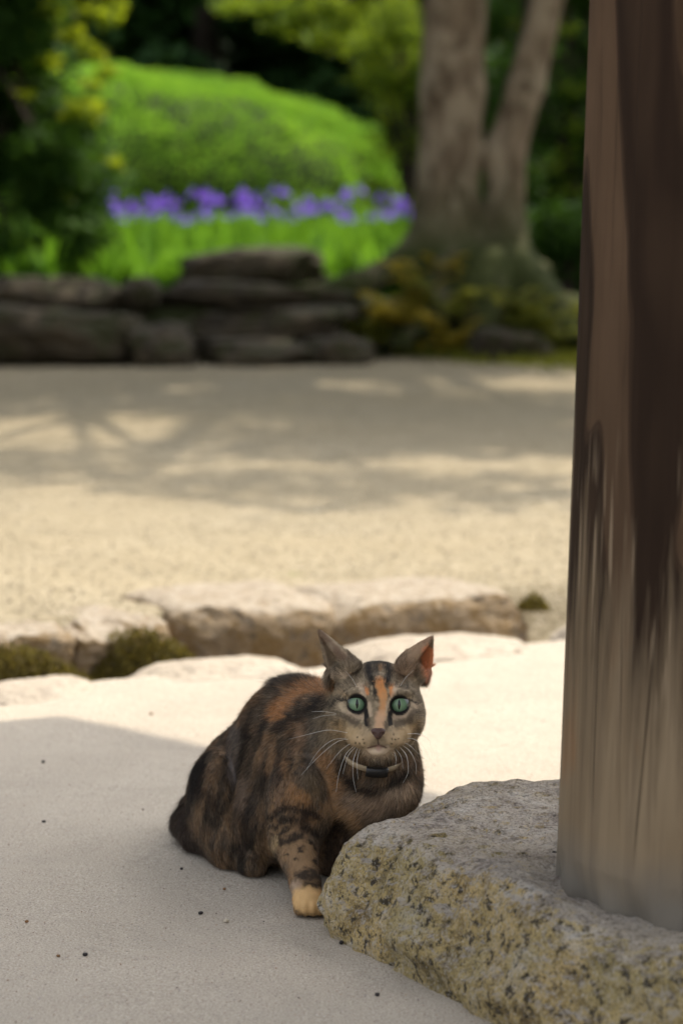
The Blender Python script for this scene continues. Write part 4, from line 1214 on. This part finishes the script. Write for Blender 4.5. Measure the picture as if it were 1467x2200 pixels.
# foreleg
B_([(620, 980), (720, 1080), (760, 1240)], 70, (0.24, 0.15, 0.078), 0.85, 0.5)
for pts, r in [([(565, 890), (650, 845), (740, 845), (800, 890)], 17), ([(575, 950), (640, 905), (700, 900)], 15), ([(585, 1000), (650, 950)], 17), ([(620, 1015), (720, 985)], 20), ([(740, 940), (815, 985)], 17),
               ([(655, 1085)], 9), ([(700, 1105)], 10), ([(725, 1062)], 16), ([(785, 1130), (805, 1120)], 14), ([(760, 1020), (800, 1050)], 10)]:
    B_(pts, r, DARK, 0.9, 0.75)
B_([(715, 1190), (830, 1180)], 24, DARK, 0.9, 0.7); B_([(750, 1232), (830, 1232)], 16, DARK, 0.85, 0.7)
B_([(690, 1240), (690, 1300)], 26, (0.42, 0.31, 0.22), 0.8)
B_([(740, 1310), (820, 1330)], 68, PAW, 1.0, 0.3)
B_([(600, 1000), (580, 1040)], 16, (0.42, 0.30, 0.16), 0.8)
tl_d = np.min([np.linalg.norm(Vc - (a + (b - a) * t), axis=1) for a, b in zip(tail[:-1], tail[1:]) for t in (0, 0.5, 1)], axis=0)
C = lerp_to(C, (0.050, 0.033, 0.024), (1 - sstep(0.020, 0.026, tl_d)) * (py > 1690) * (px < 520))
# face
H_ = lambda pts, r, col, w=0.9, soft=0.6, jit=0.5: stroke(pts, r, col, w, soft, 'h', jit)
H_([(500, 1400), (600, 1520), (750, 1555), (900, 1490), (1010, 1390)], 44, DARK)
H_([(340, 1230), (400, 1440), (420, 1560)], 60, (0.36, 0.19, 0.08), 0.6, 0.9)
H_([(690, 385), (800, 375), (930, 390)], 56, BLUE, 1.0, 0.5); H_([(560, 380), (640, 400)], 50, BROWN, 0.6)
H_([(695, 450), (703, 530), (725, 585)], 30, DARK, 1.0); H_([(850, 450), (885, 520), (870, 585)], 34, DARK, 1.0); H_([(770, 430), (758, 510)], 24, DARK, 0.85); H_([(620, 470), (600, 560)], 14, DARK, 0.5); H_([(960, 470), (985, 560)], 14, DARK, 0.5)
H_([(798, 468)], 20, RUST); H_([(745, 590), (755, 700)], 11, DARK, 0.9)
H_([(430, 990), (470, 1060), (560, 1040)], 66, (0.38, 0.26, 0.13), 0.7, 0.95, 1.0); H_([(1090, 1000), (1010, 1050)], 60, (0.38, 0.26, 0.13), 0.7, 0.95, 1.0)
H_([(700, 740), (735, 900)], 34, GREY, 0.8); 
H_([(800, 600), (812, 700)], 36, (0.60, 0.27, 0.10), 1.0, 0.35); H_([(902, 640), (905, 690)], 22, (0.56, 0.235, 0.085), 1.0, 0.4); H_([(825, 700), (808, 860)], 28, (0.55, 0.28, 0.12)); H_([(680, 650), (684, 690)], 15, (0.55, 0.22, 0.08))
H_([(800, 880), (785, 1000)], 42, (0.56, 0.35, 0.21))
H_([(620, 620), (655, 700)], 20, CREAM, 0.6, 0.8, 0.7); H_([(950, 640), (880, 740)], 18, CREAM, 0.6, 0.8, 0.7); H_([(705, 790), (715, 880)], 16, CREAM, 0.5, 0.8); H_([(855, 780), (848, 860)], 14, CREAM, 0.5, 0.8)
H_([(520, 860), (600, 900), (650, 890)], 24, CREAM, 0.45, 0.8, 0.7); H_([(925, 900), (1000, 900), (1060, 850)], 24, CREAM, 0.5, 0.8, 0.7); H_([(1090, 790), (1130, 810)], 26, CREAM, 0.4, 0.8); H_([(430, 800), (480, 830)], 24, (0.46, 0.36, 0.24), 0.7)
H_([(500, 740), (420, 760), (370, 830)], 14, DARK, 0.9); H_([(1060, 752), (1135, 772)], 13, DARK, 0.9); H_([(355, 920), (430, 935)], 12, DARK, 0.7)
H_([(480, 890), (600, 955)], 26, (0.085, 0.062, 0.042), 0.8); H_([(950, 960), (1050, 930), (1110, 860)], 30, (0.085, 0.062, 0.042), 0.8)
H_([(400, 560), (470, 540), (540, 520)], 16, CREAM, 0.55); H_([(400, 690), (470, 690)], 22, (0.36, 0.26, 0.15), 0.6)
H_([(980, 620), (1030, 640)], 22, (0.06, 0.05, 0.04), 0.7)
for ex, ey in ((598, 787), (970, 797)):
    H_([(ex, ey)], 92, (0.010, 0.008, 0.007), 1.0, 0.07, 0.06)
H_([(672, 840), (683, 900), (680, 965)], 22, (0.013, 0.010, 0.009), 1.0, 0.35, 0.2); H_([(893, 860), (884, 900), (892, 965)], 20, (0.013, 0.010, 0.009), 1.0, 0.35, 0.2)
H_([(700, 920), (715, 1000)], 16, BROWN, 0.6); H_([(860, 930), (855, 1000)], 16, BROWN, 0.6)
H_([(600, 1110), (700, 1090)], 58, (0.46, 0.33, 0.19), 0.75, 0.9, 0.9); H_([(970, 1110), (870, 1090)], 58, (0.46, 0.33, 0.19), 0.75, 0.9, 0.9)
H_([(690, 1205), (780, 1225), (880, 1205)], 38, (0.64, 0.51, 0.37), 0.95)
for q in [(600, 1080), (650, 1095), (620, 1132), (585, 1130), (920, 1055), (935, 1100), (900, 1132), (960, 1090), (660, 1130), (905, 1095)]:
    H_([q], 8, DARK, 0.85, 0.5, 0.1)
H_([(786, 1085), (786, 1140)], 7, (0.05, 0.03, 0.025), 0.9, 0.5, 0.05); H_([(690, 1172), (740, 1160), (786, 1148), (830, 1160), (850, 1170)], 8, (0.13, 0.075, 0.06), 0.9, 0.5, 0.05)
H_([(786, 1178)], 22, (0.42, 0.25, 0.21), 0.7, 0.6, 0.1)
# ears: brown-grey backs, light glowing through the right one painted orange
H_([(250, 140), (330, 250), (460, 370)], 40, (0.13, 0.08, 0.05), 0.85); H_([(450, 370), (520, 400)], 40, (0.12, 0.075, 0.045), 0.6)
H_([(1150, 300), (1080, 420), (1010, 480)], 90, (0.27, 0.175, 0.105), 0.9); H_([(1250, 190), (1190, 240)], 30, (0.24, 0.14, 0.085), 0.9)
H_([(345, 300), (340, 420), (360, 500)], 44, (0.22, 0.165, 0.11), 0.8)
H_([(1225, 330), (1205, 470), (1190, 540)], 46, (0.66, 0.25, 0.11), 0.95, 0.3); H_([(1225, 510)], 30, (0.8, 0.45, 0.33), 0.8)
C = np.clip(C * (1.05 + 0.10 * n_mid[:, None]), 0.004, 0.92)

cm = mesh_np('cat', Vc - CATO, Fc)
at = cm.attributes.new('coat', 'FLOAT_COLOR', 'POINT')
at.data.foreach_set('color', np.concatenate([C, np.ones((len(C), 1))], 1).astype(np.float32).ravel())
mk = NT('cat_coat_skin')
ca = mk.n('Attribute', attribute_name='coat').outputs['Color']
M_skin = mk.done(mk.bsdf(ca, 0.75, spec=0.2))
cat = link('cat', cm, None, [M_skin], True)
cat.location = CATO
sm = cat.modifiers.new('smooth', 'SMOOTH'); sm.factor = 0.5; sm.iterations = 2
tag(cat, 'green-eyed tortoiseshell tabby cat with a beige collar crouching behind the foundation stone', 'cat')

# ---- fur
def part_of_cat(name, me, mats, parent=None, smooth=True):
    return link(name, me, parent or cat, mats, smooth)
ncat = len(Vc)
Nn = np.zeros(ncat * 3, np.float32); cm.vertices.foreach_get('normal', Nn); Nn = Nn.reshape(-1, 3).astype(np.float64)
r = np.random.default_rng(99)
Q = np.asarray(Fc)
T = np.concatenate([Q[:, [0, 1, 2]], Q[:, [0, 2, 3]]])
e1 = Vc[T[:, 1]] - Vc[T[:, 0]]; e2 = Vc[T[:, 2]] - Vc[T[:, 0]]
ar = 0.5 * np.linalg.norm(np.cross(e1, e2), axis=1)
cen = Vc[T].mean(1)
toc = np.array([0, 0, CAM_H]) - cen
fn = np.cross(e1, e2); fn /= np.linalg.norm(fn, axis=1)[:, None] + 1e-12
face_h = np.linalg.norm((cen - np.array(Hc)), axis=1) < 0.085
wgt = ar * np.where(face_h, 2.6, 1.0)
NH = 520000
ti = r.choice(len(T), NH, p=wgt / wgt.sum())
u = r.uniform(0, 1, NH); v = r.uniform(0, 1, NH); fl = u + v > 1; u[fl] = 1 - u[fl]; v[fl] = 1 - v[fl]
w3 = np.stack([1 - u - v, u, v], 1)
root = (Vc[T[ti]] * w3[:, :, None]).sum(1); nor = (Nn[T[ti]] * w3[:, :, None]).sum(1); nor /= np.linalg.norm(nor, axis=1)[:, None] + 1e-9
# each hair takes the colour of a spot a few millimetres away, so that patches interlock
NB = np.tile(np.arange(ncat), (4, 1))
for q in range(4):
    pm = r.permutation(len(Q)); NB[q][Q[pm][:, q]] = Q[pm][:, (q + 1) % 4]
vi = T[ti, 0]
for q in range(7):
    vi = NB[r.integers(0, 4, NH), vi] if q < 4 else np.where(face_h[ti], vi, NB[r.integers(0, 4, NH), vi])
colr = C[vi]
rh = (root - np.array(Hc)) @ np.array(HR3).T * 1000
# combing field from the bones
bones = [(chest, mid, 0.062, None, 0.0105, 0.30), (mid, loin, 0.066, None, 0.0115, 0.32), (loin, rump, 0.058, None, 0.0115, 0.30), (neck, chest, 0.045, None, 0.010, 0.34),
         (shR, elbR, 0.030, None, 0.0075, 0.22), (elbR, wriR, 0.020, None, 0.0060, 0.2), (wriR, pawR, 0.0145, None, 0.0035, 0.2), (P(770, 1725, 2.65), elbL, 0.03, None, 0.008, 0.25), (elbL, wriL, 0.02, None, 0.006, 0.2), (wriL, pawL, 0.0145, None, 0.0035, 0.2),
         (np.array(P(478, 1680, 2.79)), np.array(P(500, 1830, 2.76)), 0.055, None, 0.0110, 0.28)] + [(a, b, 0.018, None, 0.014, 0.35) for a, b in zip(tail[:-1], tail[1:])]
W = np.zeros(NH); DV = np.zeros((NH, 3)); LN = np.zeros(NH); LF = np.zeros(NH)
for a, b, rad, _, ln, lf in bones:
    a = np.array(a); b = np.array(b); ba = b - a; L2 = ba @ ba
    t = np.clip(((root - a) @ ba) / L2, 0, 1)
    dd = np.maximum(np.linalg.norm(root - a - t[:, None] * ba, axis=1) - rad, 0.004)
    w = 1 / dd ** 3
    W += w; DV += w[:, None] * ba / math.sqrt(L2); LN += w * ln; LF += w * lf
DV /= W[:, None]; LN /= W; LF /= W
DV += np.array([0, 0, -0.45])                                           # flanks hang
ishd = (np.linalg.norm((rh - np.array([0, 0, 0])) / np.array([62, 64, 80]), axis=1) < 1) & (rh[:, 1] > -56) & (rh[:, 2] > -48) | (rh[:, 1] > 40) & (np.abs(rh[:, 0]) < 80)
dh = root - HL(0, -22, 44)
dh /= np.linalg.norm(dh, axis=1)[:, None]
earm = ishd & (((rh[:, 0] > 30) | (rh[:, 0] < -32)) & (rh[:, 1] > 44))
eard = np.where((rh[:, 0] > 0)[:, None], (HL(59, 73, -14) - HL(38, 33, -16))[None], (HL(-64, 80, -16) - HL(-39, 36, -16))[None]); eard = eard / np.linalg.norm(eard, axis=1)[:, None]
DV = np.where(ishd[:, None], dh, DV); DV = np.where(earm[:, None], eard, DV)
nd = np.linalg.norm(rh - np.array([0, -22, 40]), axis=1)
LN = LN * 0.55
LN = np.where(ishd, 0.0008 + 0.0048 * sstep(22, 64, nd), LN); LN = np.where(earm, 0.0026, LN)
LF = np.where(ishd, 0.22, LF)
cheek = ishd & (np.abs(rh[:, 0]) > 40) & (rh[:, 1] < -5)
LN = np.where(cheek, 0.0065, LN)
rpx, rpy = to_px(root)
LN = np.where((rpx > 585) & (rpx < 720) & (rpy < 1480) & ~ishd, 0.012, LN); LF = np.where((rpx > 585) & (rpx < 720) & (rpy < 1470) & ~ishd, 0.5, LF)
# bald: eyes, nose leather, mouth line, under the collar
keep = np.ones(NH, bool)
for ex, ey in EYE:
    keep &= ~((np.hypot(rh[:, 0] - ex, (rh[:, 1] - ey) * 1.05) < 10.6) & (rh[:, 2] > 0))
    near = (np.hypot(rh[:, 0] - ex, rh[:, 1] - ey) < 17) & (rh[:, 2] > 0) & ishd
    LN = np.where(near, 0.0016, LN)
    out = root - HL(ex, ey, 20); out /= np.linalg.norm(out, axis=1)[:, None]
    DV = np.where(near[:, None], out + 0.4 * dh, DV)
keep &= ~((np.hypot(rh[:, 0] / 9, (rh[:, 1] + 31) / 6.5) < 1) & (rh[:, 2] > 34))
keep &= root[:, 2] > 0.002
tgt = DV - nor * (DV * nor).sum(1)[:, None]; tgt /= np.linalg.norm(tgt, axis=1)[:, None] + 1e-6
clump = np.stack([vnoise(root * 260 + q * 11, 500 + q) for q in range(3)], 1)
D = tgt * (1 - 0.3 * LF[:, None]) + nor * LF[:, None] + r.normal(0, 0.12, (NH, 3)) + 0.13 * clump
D /= np.linalg.norm(D, axis=1)[:, None]
root, nor, D, LN, colr, tgt, ishd_ = (z[keep] for z in (root, nor, D, LN, colr, tgt, ishd))
NH = len(root)
LN = LN * r.uniform(0.65, 1.25, NH)
gd = (r.uniform(0, 1, NH) < 0.06) & ~ishd_
LN[gd] *= 1.6; D[gd] += 0.35 * nor[gd]; D[gd] /= np.linalg.norm(D[gd], axis=1)[:, None]
K = 4
s = np.linspace(0, 1, K)
pts = root[:, None, :] + D[:, None, :] * (LN[:, None] * s)[:, :, None] + (tgt * LN[:, None])[:, None, :] * (0.35 * s ** 2)[None, :, None] + np.array([0, 0, -1.0]) * (LN[:, None] * 0.12 * s ** 2)[:, :, None] - nor[:, None, :] * 0.0006
pts[:, :, 2] = np.maximum(pts[:, :, 2], 0.001)
hc = bpy.data.hair_curves.new('fur')
hc.add_curves([K] * NH)
hc.attributes['position'].data.foreach_set('vector', (pts - CATO).astype(np.float32).ravel())
rad = np.where(gd, 0.00008, np.where(ishd_, 0.00010, 0.00014))[:, None] * np.array([1.0, 0.85, 0.55, 0.10])[None]
ra = hc.attributes.get('radius') or hc.attributes.new('radius', 'FLOAT', 'POINT')
ra.data.foreach_set('value', rad.astype(np.float32).ravel())
# ticked hairs: some dark-tipped, some pale
tick = r.uniform(0, 1, NH)
colr = colr * (r.uniform(0.6, 1.4, NH) * (1 + 0.45 * vnoise(root * 420, 520)))[:, None]
lum = colr.mean(1)
pale = (tick > 0.80) & (lum > 0.02); dk = tick < 0.16
colr[pale] = colr[pale] * 0.5 + np.array([0.40, 0.32, 0.24]) * 0.5 * np.clip(lum[pale] * 9, 0.25, 1)[:, None]
colr[dk] *= 0.35
pc_ = np.repeat(colr[:, None, :], K, 1) * np.array([0.75, 0.95, 1.1, 1.15])[None, :, None]
ca_ = hc.attributes.new('coat', 'FLOAT_COLOR', 'POINT')
ca_.data.foreach_set('color', np.concatenate([np.clip(pc_, 0, 0.95), np.ones((NH, K, 1))], 2).astype(np.float32).ravel())
mf = NT('cat_fur')
fa = mf.n('Attribute', attribute_name='coat').outputs['Color']
M_fur = mf.done(mf.bsdf(fa, 0.5, spec=0.18))
hc.materials.append(M_fur)
fur = bpy.data.objects.new('fur', hc); COL.objects.link(fur); fur.parent = cat

# ---- eyes
def mat_eye():
    m = NT('cat_eye')
    tc = m.n('TexCoord').outputs['Object']
    sp = m.n('SeparateXYZ', {0: tc}); x, y, z = sp.outputs
    rr_ = m.math('SQRT', m.math('ADD', m.math('MULTIPLY', x, x), m.math('MULTIPLY', y, y)))
    n = m.noise(m.n('Mapping', {'Vector': tc, 'Scale': (700, 700, 700)}).outputs[0], 1.0, 3)
    iris = m.ramp(m.math('ADD', m.math('MULTIPLY', rr_, 100), m.math('MULTIPLY', m.math('SUBTRACT', n, 0.5), 0.12)), (0.15, (0.21, 0.31, 0.18)), (0.58, (0.150, 0.245, 0.145)), (0.80, (0.075, 0.135, 0.08)), (0.93, (0.012, 0.016, 0.012)))
    # slit pupil
    px_ = m.math('DIVIDE', x, 0.0017); py_ = m.math('DIVIDE', y, 0.0056)
    e = m.math('ADD', m.math('MULTIPLY', px_, px_), m.math('ABSOLUTE', py_))
    c = m.mix(m.ramp(e, (0.9, 1.0), (1.0, 0.0)), iris, (0.004, 0.004, 0.004))
    return m.done(m.bsdf(c, 0.05, spec=0.42))
M_eye = mat_eye()
def uv_sphere(name, nu, nv, f):
    V = []; F = []
    for i in range(nv + 1):
        t = math.pi * i / nv
        for j in range(nu):
            a = 2 * math.pi * j / nu
            V.append(f(math.sin(t) * math.cos(a), math.sin(t) * math.sin(a), math.cos(t)))
    for i in range(nv):
        for j in range(nu):
            F.append((i * nu + j, (i + 1) * nu + j, (i + 1) * nu + (j + 1) % nu, i * nu + (j + 1) % nu))
    return mesh_np(name, V, F)
RM = Matrix((hr, hu, fw)).transposed().to_4x4()
for ex, ey in EYE:
    me = uv_sphere('eye', 40, 28, lambda x, y, z: (x * 0.0122, y * 0.0122, z * 0.0122))
    o = part_of_cat('eye', me, [M_eye])
    mw = RM.copy(); mw.translation = Vector(HL(ex, ey, 13.2)) - Vector(CATO)
    o.matrix_local = mw
# ---- nose leather
M_nose = mat_simple('nose_leather', (0.050, 0.025, 0.019), (0.090, 0.046, 0.035), 900, 0.5, 0.5, 0.0004, 0.4)
def nf(x, y, z):
    wv = 0.45 + 0.55 * sstep(-0.9, 0.7, np.array(y)); X = x * 0.0088 * float(wv)
    Y = y * 0.0062 + 0.0012 * abs(x) * float(y > 0)
    Z = z * 0.0052
    for sgn in (-1, 1):
        Z -= 0.0022 * math.exp(-(((X - sgn * 0.0042) / 0.0017) ** 2 + ((Y + 0.0008) / 0.0016) ** 2)) * (z > 0)
    return (X, Y, Z)
o = part_of_cat('nose', uv_sphere('nose', 48, 32, nf), [M_nose])
mw = RM.copy(); mw.translation = Vector(HL(0, -30.5, 45.5)) - Vector(CATO); o.matrix_local = mw
# ---- whiskers
M_whisk = NT('whisker'); M_whisk = M_whisk.done(M_whisk.bsdf((0.85, 0.83, 0.78), 0.35, spec=0.5))
def cr_curve(p, n=14):
    p = [2 * p[0] - p[1]] + p + [2 * p[-1] - p[-2]]; out = []
    for k in range(1, len(p) - 2):
        for t in np.linspace(0, 1, n, endpoint=(k == len(p) - 3)):
            a, b, c, d = p[k - 1:k + 3]
            out.append(0.5 * ((2 * b) + (c - a) * t + (2 * a - 5 * b + 4 * c - d) * t * t + (3 * b - a - 3 * c + d) * t ** 3))
    return out
for wl in [[(520, 1040), (350, 1015), (180, 1050), (0, 1095)], [(500, 1085), (380, 1105), (260, 1200), (160, 1350)], [(540, 1090), (420, 1120), (260, 1250), (110, 1410)], [(545, 1130), (450, 1200), (330, 1350)],
           [(575, 1150), (500, 1230), (440, 1400), (415, 1560)], [(590, 1160), (520, 1240), (475, 1400)], [(605, 1165), (565, 1290), (565, 1430), (590, 1560)], [(625, 1180), (600, 1280), (605, 1450)],
           [(600, 650), (560, 570), (500, 500)], [(420, 870), (300, 852), (195, 855)], [(420, 880), (300, 890), (210, 915)],
           [(1010, 1085), (1110, 1100), (1190, 1180), (1270, 1340)], [(1010, 1050), (1140, 1050), (1230, 1110), (1265, 1250)], [(985, 1140), (1060, 1200), (1110, 1300), (1115, 1400)], [(960, 1150), (1030, 1240), (1045, 1380), (1000, 1480)],
           [(990, 1120), (1060, 1150), (1140, 1230)], [(930, 1170), (985, 1250), (1000, 1350)], [(970, 640), (1020, 560), (1090, 490)], [(915, 1180), (940, 1260), (935, 1330)]]:
    p3 = [np.array(P(620 + a / 4.075, 1320 + b / 4.075, (2.545 if k == 0 else 2.528))) for k, (a, b) in enumerate(wl)]
    if wl[0][1] < 900: p3[0] = np.array(P(620 + wl[0][0] / 4.075, 1320 + wl[0][1] / 4.075, 2.562)); p3[1:] = [np.array(P(620 + a / 4.075, 1320 + b / 4.075, 2.548)) for a, b in wl[1:]]
    c = cr_curve(p3); nn = len(c)
    v_, f_ = tube([q - CATO for q in c], [0.00022 * (1 - 0.75 * k / nn) for k in range(nn)], 5, 0, 0.0)
    part_of_cat('whisker', mesh_np('whisker', v_, f_), [M_whisk])
# ---- collar with a black buckle
M_strap = mat_simple('beige_collar', (0.30, 0.23, 0.15), (0.40, 0.32, 0.21), 600, 0.8, 0.4, 0.0008)
M_buckle = mat_simple('black_buckle', (0.010, 0.010, 0.011), (0.018, 0.018, 0.018), 200, 0.4, 0.1, 0.001, 0.5)
cc0 = np.array(P(800, 1600, 2.612))
ce2 = np.array([0.0, -0.90, -0.44]); ce2 /= np.linalg.norm(ce2); ce1 = np.array([0.985, 0.0, -0.17]); ce2 = ce2 - ce1 * (ce1 @ ce2); ce2 /= np.linalg.norm(ce2); ce3 = np.cross(ce1, ce2); ce3 *= np.sign(ce3[2])
def band(a0, a1, n, r1, r2, w, th, name, mat, parent):
    V = []; F = []
    for k in range(n + 1):
        a = a0 + (a1 - a0) * k / n
        d = ce1 * math.cos(a) * r1 + ce2 * math.sin(a) * r2
        nd_ = d / np.linalg.norm(d)
        for (q, s_) in ((0, -1), (0, 1), (1, 1), (1, -1)):
            V.append(cc0 + d + nd_ * th * q + ce3 * s_ * w * 0.5 * (0.9 if q else 1.0) - CATO)
    for k in range(n):
        for q in range(4):
            F.append((k * 4 + q, k * 4 + (q + 1) % 4, k * 4 + 4 + (q + 1) % 4, k * 4 + 4 + q))
    F += [(0, 3, 2, 1), (n * 4, n * 4 + 1, n * 4 + 2, n * 4 + 3)]
    return link(name, mesh_np(name, V, F), parent, [mat], False)
collar = band(0, 2 * math.pi, 72, 0.0400, 0.0446, 0.0066, 0.0016, 'collar', M_strap, cat)
band(1.12, 1.66, 10, 0.0425, 0.0475, 0.0115, 0.0040, 'buckle', M_buckle, collar)

# ------------------------------------------------------------------ small things lying about
M_grit = [mat_simple('dark_grit', (0.02, 0.018, 0.018), (0.05, 0.04, 0.04), 300), mat_simple('brown_grit', (0.16, 0.08, 0.035), (0.26, 0.14, 0.06), 300), mat_simple('pale_grit', (0.45, 0.38, 0.28), (0.55, 0.48, 0.38), 300)]
PG = 'pebbles lying on the pavement'
for (px_, py_, s, mt, lab) in [
    (431, 1966, 0.0048, 0, 'black pebble on the pavement left of the cat\'s paw'),
    (486, 1984, 0.0058, 2, 'pale pebble on the pavement in front of the cat\'s paw'),
    (183, 2056, 0.0050, 0, 'dark pebble on the pavement near the lower left corner'),
    (93, 1640, 0.0052, 0, 'dark pebble near the left edge just inside the shade'),
    (94, 1769, 0.0046, 0, 'dark pebble near the left edge level with the cat\'s tail'),
    (57, 1984, 0.0040, 1, 'brown pebble near the left edge level with the cat\'s paw'),
    (325, 1537, 0.0055, 1, 'brown pebble on the sunlit pavement left of the cat\'s back'),
    (390, 1870, 0.0036, 0, 'small dark pebble under the cat\'s tail'),
    (482, 1914, 0.0038, 1, 'reddish pebble beside the shadow of the cat'),
    (1180, 1710, 0.0055, 1, 'brown pebble on the sunlit pavement behind the stone next to the post'),
    (733, 2030, 0.0050, 0, 'black crumb at the foot of the foundation stone'),
    (810, 2142, 0.0045, 0, 'dark pebble in front of the foundation stone'),
    (125, 2058, 0.0038, 1, 'tan pebble left of the dark one near the lower left corner')]:
    g = G(px_, py_, 0.0); s *= 0.85
    o = link('pebble', rock_mesh('pebble', (s * 1.2, s, s * 0.8), int(px_), n=7, amp=0.2, cuts=5), None, [M_grit[mt]], True)
    o.location = (g.x, g.y, s * 0.3 + 0.0008); o.rotation_euler = (0, 0, px_)
    tag(o, lab, 'pebble', PG)
r5 = np.random.default_rng(12)
n = 1000
yy = r5.uniform(2.1, 4.1, n); xx = r5.uniform(-0.16, 0.16, n) * yy
k = poly_sd(xx, yy, POLY) > 0.02
pts = np.stack([xx, yy, np.full(n, 0.0012)], 1)[k]
mgr = NT('sand_grit'); ag = mgr.n('Attribute', attribute_name='tint').outputs['Fac']
M_sand = mgr.done(mgr.bsdf(mgr.ramp(ag, (0.0, (0.04, 0.035, 0.04)), (0.4, (0.25, 0.13, 0.07)), (0.7, (0.20, 0.18, 0.19)), (1.0, (0.55, 0.5, 0.42))), 0.8))
tag(pebbles('grit', pts, r5.uniform(0.0005, 0.0012, len(pts)), [M_sand], 4), 'fine grit scattered over the pavement', 'grit', None, 'stuff')
# crumbs of dead leaf on the foundation stone
for (px_, py_, sz, lab) in [(993, 1810, 0.009, 'crumb of dead leaf lying on top of the foundation stone'), (1192, 1836, 0.006, 'dark crumb on the stone against the foot of the post')]:
    g = G(px_, py_, 0.104)
    dz = Vb[np.argmin((Vb[:, 0] - g.x) ** 2 + (Vb[:, 1] - g.y) ** 2 + 9 * (Vb[:, 2] - 0.104) ** 2), 2]
    Vl = [(-1, 0, 0.1), (-0.3, 0.4, 0.35), (0.5, 0.3, 0.15), (1.0, 0, 0.4), (0.4, -0.35, 0.2), (-0.4, -0.3, 0.3), (0, 0, 0.05)]
    Fl = [(0, 6, 1), (1, 6, 2), (2, 6, 3), (3, 6, 4), (4, 6, 5), (5, 6, 0)]
    me = mesh_np('leaf_crumb', np.array(Vl) * sz * 0.5, np.array(Fl))
    o = link('leaf_crumb', me, None, [M_grit[0]]); o.location = (g.x, g.y, dz + 0.001)
    so = o.modifiers.new('thick', 'SOLIDIFY'); so.thickness = 0.0006
    tag(o, lab, 'leaf crumb')
